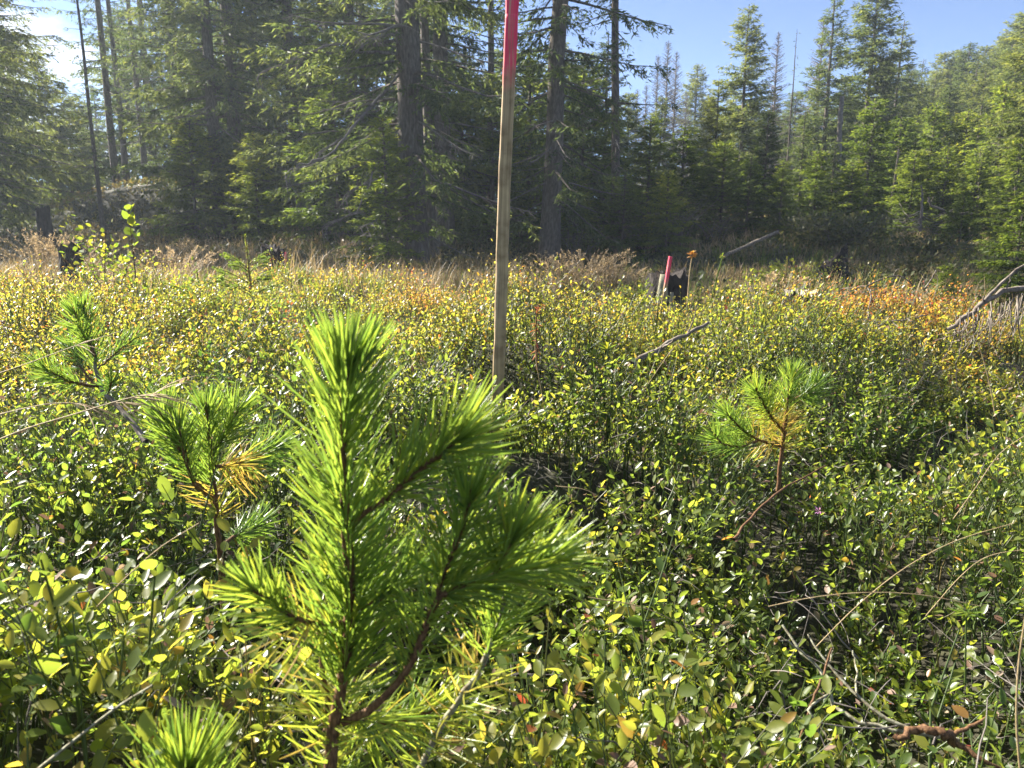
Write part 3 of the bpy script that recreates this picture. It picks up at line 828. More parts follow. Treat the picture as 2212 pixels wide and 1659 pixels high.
G_ST = 'tall spruces of the stand across the meadow'
G_YO = 'young spruces at the foot of the hill'
G_FI = 'spruces in the depth of the dark stand'
G_HI = 'spruces on the hill at the back'
G_DE = 'bare dead spruces on the skyline'
TREES = [
    # the stand in the middle and on the left
    (890, 16.0, 'A1', 23, 'thickest spruce trunk standing at the meadow edge, left of the tall marker stake', G_ST, (0, 0)),
    (928, 17.6, 'E2', 17, 'slim spruce pressed close behind the thickest trunk', G_ST, (0, 0)),
    (962, 21.0, 'A2', 21, 'grey straight spruce between the thickest trunk and the marker stake', G_ST, (0, 0)),
    (1062, 24.5, 'E2', 17, 'spruce whose upper trunk shows just left of the red stake top', G_ST, (0, 0)),
    (1185, 18.0, 'A2', 21, 'dark leaning spruce right of the tall marker stake', G_ST, (.045, 0)),
    (1328, 20.0, 'E2', 16, 'slim spruce with bare drooping twigs against the blue sky gap', G_ST, (.04, 0)),
    (478, 25.0, 'A3', 20, 'twin spruce with sunlit drooping branches, the left trunk of the pair', G_ST, (0, 0)),
    (520, 26.0, 'A4', 20, 'twin spruce with sunlit drooping branches, the right trunk of the pair', G_ST, (0, 0)),
    (262, 33.0, 'E1', 18, 'tall slender spruce on the heather bank beside the cloud gap', G_ST, (0, 0)),
    (285, 35.0, 'E1', 17, 'second slender spruce on the heather bank', G_ST, (0, 0)),
    (325, 36.5, 'E1', 18, 'third slender spruce on the heather bank, towards the twin spruces', G_ST, (0, 0)),
    (650, 27.0, 'A4', 20, 'dark broad spruce with branches to the ground between the twin spruces and thickest trunk', G_ST, (0, 0)),
    (770, 22.0, 'A3', 19, 'spruce reaching long pale branches over the left of the thickest trunk', G_ST, (0, 0)),
    (-50, 24.0, 'A4', 21, 'broad dark spruce at the left edge of the picture', G_ST, (0, 0)),
    (-150, 20.0, 'A4', 20, 'broad dark spruce cut by the left edge of the picture', G_ST, (0, 0)),
    (28, 30.0, 'A4', 20, 'dark spruce bordering the cloud gap on its left', G_ST, (0, 0)),
    (410, 31.0, 'A3', 19, 'spruce standing behind the left twin trunk', G_ST, (0, 0)),
    (575, 32.0, 'A2', 20, 'spruce standing behind the right twin trunk', G_ST, (0, 0)),
    (222, 24.0, 'E2', 10, 'thin spruce pole before the dark left wall of trees', G_ST, (0, 0)),
    # understorey
    (838, 15.2, 'C2', 3.0, 'bright young spruce at the foot of the thickest trunk', G_YO, (0, 0)),
    (1000, 23.0, 'C3', 5.0, 'young spruce behind the grey straight trunk', G_YO, (0, 0)),
    (1065, 22.0, 'C1', 4.6, 'bushy young spruce hidden by the tall marker stake', G_YO, (0, 0)),
    (1140, 24.0, 'C3', 5.6, 'young spruce between the marker stake and the dark leaning trunk', G_YO, (0, 0)),
    (1255, 22.5, 'C1', 5.0, 'young spruce right of the dark leaning trunk', G_YO, (0, 0)),
    (1300, 27.0, 'B2', 6.5, 'half-grown spruce behind the slim one with drooping twigs', G_YO, (0, 0)),
    (735, 20.0, 'C3', 4.2, 'shaded young spruce left of the thickest trunk', G_YO, (0, 0)),
    (560, 22.0, 'C1', 3.2, 'sunlit young spruce at the foot of the twin spruces', G_YO, (0, 0)),
    (425, 24.0, 'C3', 3.6, 'sunlit drooping young spruce in front of the heather bank', G_YO, (0, 0)),
    # right side
    (1395, 22.0, 'C2', (250,), 'dark young spruce left of the dead skyline trees', G_YO, (0, 0)),
    (1470, 21.0, 'C1', (268,), 'spreading dark young spruce below the dead skyline trees', G_YO, (0, 0)),
    (1535, 25.0, 'B1', (165,), 'half-grown spruce under the tall pointed spruce', G_YO, (0, 0)),
    (1592, 31.0, 'B1', (5,), 'tall pointed spruce left of the thin-crowned trees', G_YO, (0, 0)),
    (1645, 23.0, 'B3', (235,), 'broad half-grown spruce below the thin-crowned tree', G_YO, (0, 0)),
    (1690, 34.0, 'E2', (60,), 'thin-crowned spruce with sparse yellowish branches', G_YO, (0, 0)),
    (1722, 25.5, 'B2', (228,), 'half-grown spruce in front of the tallest right-hand pair', G_YO, (0, 0)),
    (1768, 33.0, 'B2', (-25,), 'left one of the tallest pair of spruces on the right', G_YO, (0, 0)),
    (1852, 34.0, 'B3', (-50,), 'right one of the tallest pair of spruces on the right', G_YO, (0, 0)),
    (1905, 37.0, 'B2', (40,), 'spruce leaning on the right of the tallest pair', G_YO, (0, 0)),
    (1790, 24.0, 'B2', (300,), 'dark small spruce below the tallest pair', G_YO, (0, 0)),
    (1862, 22.5, 'C2', (212,), 'yellow-green sunlit young spruce right of the grey snag', G_YO, (0, 0)),
    (1925, 24.0, 'C1', (248,), 'light green young spruce beside the pale slanting trunk', G_YO, (0, 0)),
    (1992, 25.0, 'C3', (222,), 'light green young spruce right of the pale slanting trunk', G_YO, (0, 0)),
    (2062, 24.5, 'C1', (235,), 'light green young spruce at the foot of the hill, third from the right edge', G_YO, (0, 0)),
    (2138, 22.0, 'C2', (178,), 'bright yellow-green pointed young spruce, second from the right edge', G_YO, (0, 0)),
    (2225, 20.5, 'B3', (-60,), 'tall sunlit spruce cut by the right edge of the picture', G_YO, (0, 0)),
    (1700, 20.0, 'C3', (440,), 'low dark spruce at the back of the right meadow', G_YO, (0, 0)),
    (1905, 19.0, 'C2', 1.0, 'small bright spruce seedling right of the willow bush', G_YO, (0, 0)),
    (2075, 16.0, 'C1', 1.3, 'small green spruce near the dead arching branch', G_YO, (0, 0)),
    (1345, 19.0, 'C3', (372,), 'low bushy spruce under the slim spruce with drooping twigs', G_YO, (0, 0)),
    (1240, 20.0, 'C1', (362,), 'low bushy spruce right of the dark leaning trunk, above the golden grass', G_YO, (0, 0)),
    (1440, 18.5, 'C3', (365,), 'low bushy spruce in front of the spreading dark one', G_YO, (0, 0)),
    (1555, 21.0, 'C1', (300,), 'bushy spruce below the tall pointed spruce', G_YO, (0, 0)),
    (1612, 20.0, 'C3', (335,), 'bushy spruce above the end of the far slanting pole', G_YO, (0, 0)),
    (1682, 19.5, 'C2', (345,), 'bushy pointed spruce behind the low dark one', G_YO, (0, 0)),
    (1755, 20.0, 'C1', (320,), 'bushy spruce left of the willow bush', G_YO, (0, 0)),
    (1832, 19.5, 'C3', (345,), 'bushy spruce rising behind the willow bush', G_YO, (0, 0)),
    (1962, 20.0, 'C1', (318,), 'bushy spruce beside the bare dead sapling', G_YO, (0, 0)),
    (2032, 19.5, 'C2', (312,), 'bushy pointed spruce above the white arching branch', G_YO, (0, 0)),
    (2098, 19.0, 'C3', (318,), 'bushy spruce at the foot of the pale dead tree by the right edge', G_YO, (0, 0)),
    (2182, 18.0, 'C1', (290,), 'bushy spruce in front of the tall one cut by the right edge', G_YO, (0, 0)),
    (2205, 7.2, 'C3', (395,), 'near spruce reaching in from the right edge over the dead branch', G_YO, (0, 0)),
    (2058, 7.4, 'C1', (560,), 'small dark spruce behind the right hummock', G_YO, (0, 0)),
]
for a in TREES:
    o = tree(*a)
# hillside behind, one by one
HILL = {
    (2052, 47): 'pointed spruce topping the left end of the skyline on the right slope',
    (2000, 52): 'spruce just left of the pointed one on the right slope skyline',
    (1955, 62): 'far spruce at the saddle between the tallest pair and the right slope',
    (2118, 50): 'spruce on the right slope skyline halfway to the picture edge',
    (2165, 46): 'high spruce on the right slope skyline near the picture edge',
    (2230, 42): 'highest spruce on the right slope, cut by the picture edge',
    (2085, 56): 'spruce rising between the pointed one and its right neighbour on the slope skyline',
    (2200, 55): 'high far spruce last but one before the right picture edge',
    (1960, 44): 'nearer slope spruce filling below the saddle right of the tallest pair',
    (2020, 38): 'nearer slope spruce under the left end of the right skyline',
    (2090, 36): 'nearer slope spruce above the light green young ones',
    (2150, 34): 'nearer slope spruce behind the bright pointed young spruce',
}
for (u, Y, k, H) in [(1955, 62, 'B2', (125,)), (2000, 52, 'B3', (110,)), (2052, 47, 'B1', (88,)), (2085, 56, 'B3', (95,)), (2118, 50, 'B2', (70,)), (2165, 46, 'B3', (20,)), (2200, 55, 'B1', (0,)), (2230, 42, 'B3', (-40,)),
                     (1935, 74, 'B1', (140,)), (1985, 80, 'B2', (130,)), (2030, 70, 'B3', (110,)), (2140, 72, 'B1', (60,)), (2190, 76, 'B2', (30,)),
                     (1880, 66, 'B1', (190,)), (1830, 58, 'B3', (220,)), (1780, 62, 'B2', (230,)), (1730, 58, 'B1', (235,)), (1680, 66, 'B3', (240,)), (1630, 60, 'B1', (235,)), (1570, 64, 'B2', (215,)), (1520, 70, 'B3', (205,)),
                     (1960, 44, 'B1', (170,)), (2020, 38, 'B3', (180,)), (2090, 36, 'B1', (150,)), (2150, 34, 'B3', (110,)), (1890, 46, 'B3', (200,)), (1810, 44, 'B2', (210,))]:
    tree(u, Y, k, H, HILL.get((u, Y), 'dark far spruce in the closed ranks on the slope behind nearer trees'), G_HI)
tree(1492, 54, 'B1', (135,), 'dense greyish pointed spruce right of the bare dead skyline trees', G_HI)
for (u, Y, k, t) in [(1575, 42, 'B4', 190), (1605, 50, 'B3', 215), (1650, 44, 'B4', 200), (1700, 48, 'B3', 195), (1745, 40, 'B4', 180), (1800, 38, 'B3', 165), (1880, 42, 'B4', 130), (1935, 50, 'B3', 150),
                     (1985, 46, 'B4', 150), (2035, 58, 'B4', 100), (2070, 42, 'B4', 130), (2105, 44, 'B3', 110), (2135, 40, 'B4', 95), (2175, 38, 'B4', 80), (2205, 36, 'B3', 60), (2120, 64, 'B4', 62), (2160, 62, 'B3', 35), (2195, 66, 'B4', 5)]:
    tree(u, Y, k, (t,), 'dark far spruce in the closed ranks on the slope behind nearer trees', G_HI)
for (u, Y, H, lab) in [(1386, 47, (180,), 'bare dead spruce, shortest of the skyline row'), (1408, 46, (115,), 'bare dead spruce, left of the tallest in the skyline row'),
                       (1428, 47, (85,), 'tallest bare dead spruce in the skyline row'), (1446, 50, (108,), 'bare dead spruce, right of the tallest in the skyline row'),
                       (1368, 50, (190,), 'bare dead spruce at the left end of the skyline row'), (1470, 52, (195,), 'bare dead spruce at the right end of the skyline row')]:
    tree(u, Y, 'D1' if int(u) % 4 else 'D2', H, lab, G_DE, name='dead_spruce')
tree(1655, 38, 'D2', (65,), 'bare dead spruce between the tall pointed spruce and the thin-crowned one', G_DE, name='dead_spruce')
tree(1745, 45, 'D1', (30,), 'bare dead spruce top left of the tallest pair', G_DE, name='dead_spruce')
DEEP = {
    (350, 40): 'shaded spruce filling the gap right of the slender trunks on the bank',
    (395, 45): 'far shaded spruce between the slender trunks and the twin spruces',
    (450, 40): 'shaded spruce glimpsed just left of the twin spruces',
    (500, 44): 'far shaded spruce glimpsed between the twin trunks',
    (545, 40): 'shaded spruce glimpsed just right of the twin spruces',
    (610, 38): 'shaded spruce left behind the dark broad one',
    (680, 36): 'shaded spruce right behind the dark broad one',
    (720, 33): 'shaded spruce midway between the dark broad one and the thickest trunk',
    (800, 31): 'shaded spruce close behind the long pale branches',
    (845, 40): 'far spruce just left behind the thickest trunk',
    (905, 36): 'spruce seen between the thickest trunk and its slim neighbour',
    (950, 42): 'far spruce just behind the grey straight trunk',
    (1015, 38): 'spruce between the grey straight trunk and the marker stake',
    (1090, 42): 'far spruce straight behind the marker stake',
    (1150, 40): 'far spruce left of the dark leaning trunk',
    (1210, 40): 'far spruce right behind the dark leaning trunk',
    (1260, 44): 'far spruce midway between the dark leaning trunk and the slim one',
    (1310, 46): 'far spruce top left of the slim one with drooping twigs',
    (1350, 40): 'far spruce right of the slim one with drooping twigs',
    (1420, 34): 'half-grown spruce in front of the dead skyline row',
    (300, 44): 'spruce showing between the slender trunks on the bank',
}
for (u, Y, k, H) in [(350, 40, 'A4', 19), (395, 45, 'A2', 18), (450, 40, 'A4', 19), (500, 44, 'A3', 18), (545, 40, 'A4', 20), (610, 38, 'A3', 19), (680, 36, 'A4', 19), (720, 33, 'A4', 18), (800, 31, 'A3', 18),
                     (845, 40, 'B3', 12), (905, 36, 'B1', 10), (950, 42, 'B3', 11), (1015, 38, 'B2', 8.5), (1090, 42, 'B3', 9), (1150, 40, 'B3', 8), (1210, 40, 'B1', 9), (1260, 44, 'B3', 9), (1310, 46, 'B2', 7),
                     (1350, 40, 'B3', 6.0), (1420, 34, 'B1', 4.8), (300, 44, 'B3', 11)]:
    tree(u, Y, k, H, DEEP[(u, Y)], G_FI)
for (u, Y, k, H, lab) in [(165, 42, 'B1', (175,), 'pointed spruce stepping down towards the cloud, next to the left wall'), (190, 46, 'B3', (205,), 'pointed spruce second in the row below the cloud'),
                          (232, 50, 'B2', (180,), 'pointed spruce below the cloud, nearest the slender trunks'), (212, 58, 'B1', (215,), 'smallest far spruce top under the cloud'),
                          (120, 40, 'B3', (130,), 'dark spruce filling the foot of the left wall of trees'), (60, 38, 'B1', (60,), 'dark spruce behind the left edge trees')]:
    tree(u, Y, k, H, lab, G_FI)


# ------------------------------------------------------------------ marker stakes
def stake(u0, v0, u1, v1, Y, width, red_v, label, ground_extra=0.0):
    b = P(u0, v0, Y); t = P(u1, v1, Y)
    d = (t - b) / np.linalg.norm(t - b)
    zg = h1(b[0], Y) - .12
    b = b - d * ((b[2] - zg) / d[2])
    redp = P(u0 + (u1 - u0) * (red_v - v0) / (v1 - v0), red_v, Y)
    Ltot = np.linalg.norm(t - b); Lred = np.linalg.norm(redp - b)
    root = thing('marker_stake', label, 'stake', b, 'wooden marker stakes with sprayed red tops')
    root.rotation_euler = Vector(d).to_track_quat('Z', 'Y').to_euler()
    soft = .09
    r = np.random.default_rng(int(u0))

    def post(za, zb, n, name, mat):
        g = Geo(); w = width / 2; c = w * .26
        prof = np.array([[w, -w + c], [w, w - c], [w - c, w], [-w + c, w], [-w, w - c], [-w, -w + c], [-w + c, -w], [w - c, -w]])
        prof[:, 1] *= .8
        zz = np.linspace(za, zb, n); V = []
        for z in zz:
            wob = .0016 * np.array([math.sin(z * 9 + 1), math.cos(z * 7)]) + np.array([.004 * math.sin(z * 3.1), 0])
            nn = vnoise(np.arange(8) * 3.7, np.full(8, z * 22), 8) - .5
            V.append(np.column_stack([prof * (1 + .13 * nn[:, None]) + wob, np.full(8, z)]))
        V = np.vstack(V)
        i = np.arange(n - 1)[:, None]; j = np.arange(8)[None]; j2 = (j + 1) % 8
        F = np.stack([i * 8 + j, i * 8 + j2, (i + 1) * 8 + j2, (i + 1) * 8 + j], -1).reshape(-1, 4)
        g.add(V, F)
        top = (n - 1) * 8
        g.q.append(np.array([[top, top + 1, top + 2, top + 3], [top + 3, top + 4, top + 5, top + 6], [top, top + 3, top + 6, top + 7]]))
        g.qt.append(np.full(3, .5, np.float32)); g.qm.append(np.zeros(3, np.int32))
        return g.build(name, mat, root)
    cut = min(Lred + soft * 1.6, Ltot - .02)
    m = stake_mat('stake_wood', Lred, soft)
    post(0, cut, 130, 'shaft', m)
    o = post(cut, Ltot, 40, 'painted_top', m)
    o['label'] = 'red sprayed upper end of the stake'


stake(1074, 858, 1108, -70, 2.1, .041, 165, 'tall square wooden stake with sprayed red top in the middle of the picture')
stake(1430, 668, 1449, 554, 6.6, .034, 610, 'short wooden stake with red top in front of the dark stump')
stake(616, 590, 617, 545, 11.0, .034, 566, 'tiny far red-topped stake right of the slanting stump at left')


# ------------------------------------------------------------------ pine saplings
def needles(path, s0, s1, n, length, tint, r, spread=(0.55, 0.95), tip=True, rad=.00085, k=4, droop=0.0, ns=3, upb=.0):
    """needles on a polyline between parameters s0 and s1"""
    path = np.asarray(path); seg = np.linalg.norm(np.diff(path, axis=0), axis=1); cum = np.concatenate([[0], np.cumsum(seg)]) / seg.sum()
    s = r.uniform(s0, s1, n)
    if tip:
        m = int(n * .16); s[:m] = r.uniform(max(s1 - .03, s0), s1, m)
    p = np.stack([np.interp(s, cum, path[:, i]) for i in range(3)], -1)
    p2 = np.stack([np.interp(np.clip(s + .04, 0, 1), cum, path[:, i]) for i in range(3)], -1)
    p1 = np.stack([np.interp(np.clip(s - .04, 0, 1), cum, path[:, i]) for i in range(3)], -1)
    ax = nrm(p2 - p1)
    a = r.uniform(0, 2 * math.pi, n)
    ref = nrm(np.cross(ax, np.array([.3, .9, .2]))); ref2 = np.cross(ax, ref)
    out = ref * np.cos(a)[:, None] + ref2 * np.sin(a)[:, None]
    ang = r.uniform(spread[0], spread[1], n) * (1 - .35 * sstep(s1 - .10, s1, s) * tip * r.uniform(.2, 1.6, n)) * r.uniform(.8, 1.15, n)
    d = ax * np.cos(ang)[:, None] + out * np.sin(ang)[:, None] + r.normal(0, .06, (n, 3)) + np.array([0, 0, 1.0]) * upb
    d = nrm(d)
    Ln = length * r.uniform(.74, 1.12, n) * (1 - .25 * sstep(s1 - .05, s1, s) * tip)
    q = np.linspace(0, 1, k)
    bend = ax * (.42 * np.sin(ang))[:, None] + np.array([0, 0, -1.0]) * droop + r.normal(0, .05, (n, 3))
    pts = p[:, None] + d[:, None] * (Ln[:, None] * q)[..., None] + bend[:, None] * (Ln[:, None] * q ** 2 * .55)[..., None]
    prof = np.interp(q, [0, .1, .75, 1], [.7, 1, .9, .25])
    g = Geo()
    v, f = strips(pts, (rad * 1.15 * r.uniform(.85, 1.2, n))[:, None] * prof)
    g.add(v, f, np.repeat(np.clip(tint + r.normal(0, .10, n), 0, 1), len(f) // n))
    return g


def pine(label, shoots, seed, base, name='pine_sapling', rad=.00075, k=4, ns=3, cf=1.1):
    """shoots: dict(path=[(u,v,Y)..], r0, r1, need=[(s0,s1,count,length,tint,spread,droop)], part)"""
    r = np.random.default_rng(seed)
    root = thing(name, label, 'sapling', base, 'planted pine saplings')
    off = np.array(base)
    for sh in shoots:
        p = smooth_path(PP(sh['path']), 18) - off
        p = jitter_path(p, .0007, r)
        g = Geo(); rr = np.linspace(sh['r0'], sh['r1'], len(p)) * r.uniform(.9, 1.12, len(p))
        add_tubes(g, p, rr, 7)
        part = g.build(sh.get('part', 'branch'), sh.get('mat', M_PBARK), root, True)
        gg = Geo()
        for (s0, s1, n, ln, ti, spd, dp) in sh['need']:
            q = needles(p, s0, s1, int(n * cf), ln, ti + .06, r, spd, s1 > .97, rad, k, dp, ns)
            off_n = gg.n
            gg.v += q.v; gg.q += [f + off_n for f in q.q]; gg.qt += q.qt; gg.qm += q.qm; gg.n += q.n
        if gg.v:
            tag(gg.build('needles', M_NEEDLE, part), kind='stuff')
        if sh.get('bud', True):
            g = Geo(); tip = p[-1]; d = nrm((p[-1] - p[-3])[None])[0]
            q = np.array([tip - d * .002, tip + d * .003, tip + d * .008, tip + d * .011])
            add_tubes(g, q, sh['r1'] * np.array([1.0, 1.35, 1.0, .15]), 6)
            g.build('bud', M_PBARK, part, True)
    return root


bx = P(700, 1760, .545)
Y0 = .56
N1 = (.58, 1.02)
W1 = (.9, 1.45)
pine('large pine sapling with long bright needles, close up in front of everything', [
    dict(part='stem', path=[(660, 2280, .52), (690, 1900, .54), (718, 1640, .55), (738, 1480, .555), (757, 1330, .56), (752, 1180, .56), (742, 1000, .56), (741, 895, .56), (748, 795, .565)], r0=.0058, r1=.0030,
         need=[(.55, 1.0, 560, .060, .52, N1, 0), (.55, .80, 130, .060, .45, (.7, 1.2), .05), (.28, .58, 110, .055, .66, W1, .18)]),
    dict(path=[(755, 1135, .56), (820, 1085, .55), (885, 1035, .54), (945, 985, .535), (992, 945, .53)], r0=.0026, r1=.0020, need=[(.30, 1, 170, .052, .55, N1, 0)]),
    dict(path=[(742, 1560, .555), (800, 1532, .55), (868, 1462, .545), (905, 1390, .54), (940, 1300, .535), (1000, 1266, .53), (1058, 1244, .525), (1095, 1195, .52), (1108, 1160, .52)], r0=.0036, r1=.0020,
         need=[(.66, 1, 170, .050, .56, N1, 0), (.30, .68, 80, .052, .54, (.7, 1.25), .05)]),
    dict(path=[(940, 1302, .535), (968, 1220, .53), (995, 1150, .527), (1012, 1085, .525)], r0=.0022, r1=.0020, need=[(.12, 1, 140, .053, .52, N1, 0)]),
    dict(path=[(1035, 1252, .527), (1110, 1238, .53), (1160, 1222, .535), (1195, 1206, .54)], r0=.0018, r1=.0017, need=[(.2, 1, 105, .045, .55, N1, 0)]),
    dict(path=[(860, 1760, .60), (930, 1608, .60), (1000, 1502, .60), (1045, 1432, .595), (1078, 1352, .59), (1092, 1280, .585), (1098, 1222, .58)], r0=.0034, r1=.0018,
         need=[(.66, 1, 190, .050, .50, N1, 0), (.20, .70, 70, .052, .78, W1, .25)], mat=M_LICH),
    dict(path=[(750, 1345, .56), (695, 1347, .55), (640, 1335, .54), (590, 1305, .535), (548, 1275, .53)], r0=.0020, r1=.0019, need=[(.42, 1, 110, .038, .58, N1, 0), (.15, .55, 26, .05, .82, W1, .1)]),
    dict(path=[(712, 1580, .575), (700, 1480, .58), (692, 1370, .585), (688, 1290, .59)], r0=.0028, r1=.0022, need=[(.05, .95, 60, .05, .7, W1, .15)], bud=False),
    dict(path=[(757, 1318, .56), (800, 1300, .565), (840, 1285, .57), (880, 1240, .575)], r0=.0022, r1=.0018, need=[(.2, 1, 70, .05, .5, N1, 0)]),
    dict(path=[(745, 1545, .555), (800, 1560, .58), (870, 1560, .60), (940, 1530, .62)], r0=.002, r1=.0016, need=[(.1, 1, 110, .05, .62, (.6, 1.2), .1)]),
], 301, bx, rad=.00072, k=5, ns=4, cf=1.3)
bx = P(385, 1900, .50)
pine('pine shoot tip poking up at the bottom edge', [
    dict(part='stem', path=[(370, 2150, .48), (388, 1850, .495), (400, 1668, .50)], r0=.003, r1=.0024, need=[(.45, 1, 330, .055, .55, (.5, .95), 0)])], 302, bx, rad=.00075, k=5, ns=4, cf=1.4)
bx = P(480, 1235, 1.03); bx[2] = h1(bx[0], bx[1])
b0 = (bx[0], bx[1], bx[2])
pine('green pine sapling with several tufted tops left of the large one', [
    dict(part='stem', path=[(484, 1320, 1.03), (478, 1215, 1.03), (468, 1120, 1.03), (458, 1030, 1.03), (453, 960, 1.03), (446, 885, 1.03)], r0=.0052, r1=.0028, need=[(.62, 1, 200, .050, .47, N1, 0), (.45, .66, 60, .05, .85, W1, .2)]),
    dict(path=[(462, 1078, 1.03), (425, 1048, 1.01), (406, 1005, 1.0), (395, 960, .99), (385, 925, .985)], r0=.004, r1=.0026, need=[(.30, 1, 190, .050, .47, N1, 0)]),
    dict(path=[(404, 1000, 1.0), (380, 960, 1.0), (362, 925, 1.0), (350, 895, 1.0)], r0=.0028, r1=.0024, need=[(.3, 1, 130, .048, .47, N1, 0)]),
    dict(path=[(456, 985, 1.03), (480, 945, 1.04), (498, 915, 1.045), (512, 890, 1.05)], r0=.0028, r1=.0024, need=[(.2, 1, 140, .05, .47, N1, 0)]),
    dict(path=[(466, 1008, 1.03), (520, 1000, 1.06), (560, 985, 1.09), (595, 965, 1.11)], r0=.003, r1=.002, need=[(.35, 1, 130, .05, .40, N1, 0), (.05, .5, 60, .05, .9, W1, .2)]),
    dict(path=[(476, 1180, 1.03), (500, 1162, 1.06), (530, 1150, 1.1), (560, 1135, 1.12)], r0=.003, r1=.002, need=[(.3, 1, 110, .05, .40, N1, 0)]),
], 303, b0)
bx = P(300, 930, 1.45); b0 = (bx[0], bx[1], h1(bx[0], bx[1]))
pine('thin bent pine sapling with grey stem at the left', [
    dict(part='stem', path=[(315, 955, 1.42), (295, 925, 1.45), (250, 872, 1.5), (222, 845, 1.52), (208, 800, 1.54), (200, 745, 1.55), (192, 700, 1.55), (178, 662, 1.55)], r0=.006, r1=.0025, need=[(.62, 1, 170, .050, .46, N1, 0)], mat=M_DEAD),
    dict(path=[(205, 770, 1.54), (188, 735, 1.53), (170, 705, 1.52), (164, 680, 1.52)], r0=.003, r1=.0025, need=[(.2, 1, 130, .048, .46, N1, 0)]),
    dict(path=[(215, 835, 1.53), (180, 830, 1.5), (140, 820, 1.47), (95, 795, 1.45)], r0=.0035, r1=.0025, need=[(.35, 1, 150, .05, .46, N1, 0)]),
    dict(path=[(222, 845, 1.52), (190, 815, 1.55), (165, 775, 1.58), (150, 745, 1.6)], r0=.003, r1=.002, need=[(.5, 1, 130, .05, .35, N1, 0)]),
    dict(path=[(208, 800, 1.54), (235, 775, 1.56), (265, 750, 1.58), (285, 735, 1.6)], r0=.002, r1=.0015, need=[(.1, 1, 60, .045, .4, N1, 0)]),
    dict(path=[(232, 850, 1.5), (238, 838, 1.47), (240, 828, 1.45)], r0=.002, r1=.0018, need=[(.1, 1, 70, .045, .25, N1, 0)]),
], 304, b0)
bx = P(1683, 1040, 1.56); b0 = (bx[0], bx[1], h1(bx[0], bx[1]))
pine('pine sapling with rounded needle tufts on the right slope', [
    dict(part='stem', path=[(1680, 1060, 1.56), (1686, 1000, 1.56), (1693, 940, 1.56), (1699, 885, 1.56), (1703, 850, 1.56), (1712, 812, 1.56)], r0=.0052, r1=.0028, need=[(.66, 1, 200, .052, .52, (.6, 1.15), 0), (.35, .7, 110, .05, .86, W1, .2)]),
    dict(path=[(1697, 935, 1.56), (1668, 905, 1.54), (1648, 870, 1.52), (1636, 845, 1.5)], r0=.004, r1=.003, need=[(.4, 1, 200, .05, .56, (.6, 1.15), 0), (.1, .6, 80, .05, .85, W1, .2)]),
    dict(path=[(1690, 965, 1.56), (1640, 950, 1.54), (1600, 925, 1.52), (1574, 898, 1.5)], r0=.003, r1=.0025, need=[(.45, 1, 200, .05, .46, (.6, 1.1), 0), (.1, .5, 60, .05, .85, W1, .2)]),
    dict(path=[(1700, 872, 1.56), (1725, 858, 1.57), (1748, 845, 1.58), (1762, 832, 1.58)], r0=.003, r1=.0025, need=[(.35, 1, 170, .05, .42, (.6, 1.1), 0)]),
    dict(path=[(1640, 950, 1.54), (1600, 965, 1.5), (1565, 960, 1.48), (1548, 945, 1.47)], r0=.002, r1=.002, need=[(.3, 1, 140, .05, .44, (.6, 1.1), 0)]),
], 305, b0)


# small spruce sapling with tall leader (needle brush branches)
def brush_sapling(u, v0, v1, Y, label, seed, tint=.62, nb=22, spread=.5):
    r = np.random.default_rng(seed)
    t = P(u, v1, Y); x, y = t[0], t[1]; z0 = h1(x, y); H = t[2] - z0
    root = thing('spruce_sapling', label, 'sapling', (x, y, z0), 'small self-sown spruces')
    g = Geo(); p = smooth_path(np.array([[0, 0, -.05], [.01, 0, H * .5], [0, 0, H]]), 8)
    add_tubes(g, p, np.linspace(.012, .004, 8), 6); st = g.build('stem', M_PBARK, root, True)
    q = needles(p, .55, 1, 260, .020, tint + .1, r, (.5, .9), True, .0016, 2); tag(q.build('needles', M_NEEDLE, st), kind='stuff')
    for i in range(nb):
        zr = .12 + .62 * (i / nb); a = r.uniform(0, 6.28); L = spread * H * (1 - zr) * r.uniform(.7, 1.1) + .08
        b = np.array([0, 0, zr * H]); e = b + np.array([math.cos(a) * L, math.sin(a) * L, L * (.2 + .55 * zr)])
        p = np.linspace(b, e, 6); p[:, 2] += .06 * L * np.sin(np.linspace(0, 3, 6))
        g = Geo(); add_tubes(g, p, np.linspace(.005, .002, 6), 4)
        qs = needles(p, .1, 1, int(260 * L / .4) + 40, .020, tint, r, (.6, 1.2), True, .0016, 2)
        for m in range(4):
            s = r.uniform(.25, .8); pb = b + (e - b) * s; sd = np.array([math.cos(a + (1 if m % 2 else -1) * .8), math.sin(a + (1 if m % 2 else -1) * .8), .15]) * L * .45 * (1.1 - s)
            pp = np.linspace(pb, pb + sd, 4); add_tubes(g, pp, np.linspace(.003, .0015, 4), 3)
            w = needles(pp, .1, 1, int(150 * L / .4) + 20, .018, tint, r, (.6, 1.2), True, .0016, 2)
            n0 = qs.n; qs.v += w.v; qs.q += [f + n0 for f in w.q]; qs.qt += w.qt; qs.qm += w.qm; qs.n += w.n
        br_ = g.build('branch', M_PBARK, root, True); tag(qs.build('needles', M_NEEDLE, br_), kind='stuff')


brush_sapling(530, 655, 508, 6.0, 'light green spruce sapling with upright leader beyond the orange bilberries', 41)
brush_sapling(1700, 620, 556, 8.2, 'small pale green conifer in the hollow behind the right hummock', 42, .72, 16, .9)
brush_sapling(425, 640, 585, 5.4, 'low green conifer sapling left of the one with upright leader', 43, .55, 12, .9)


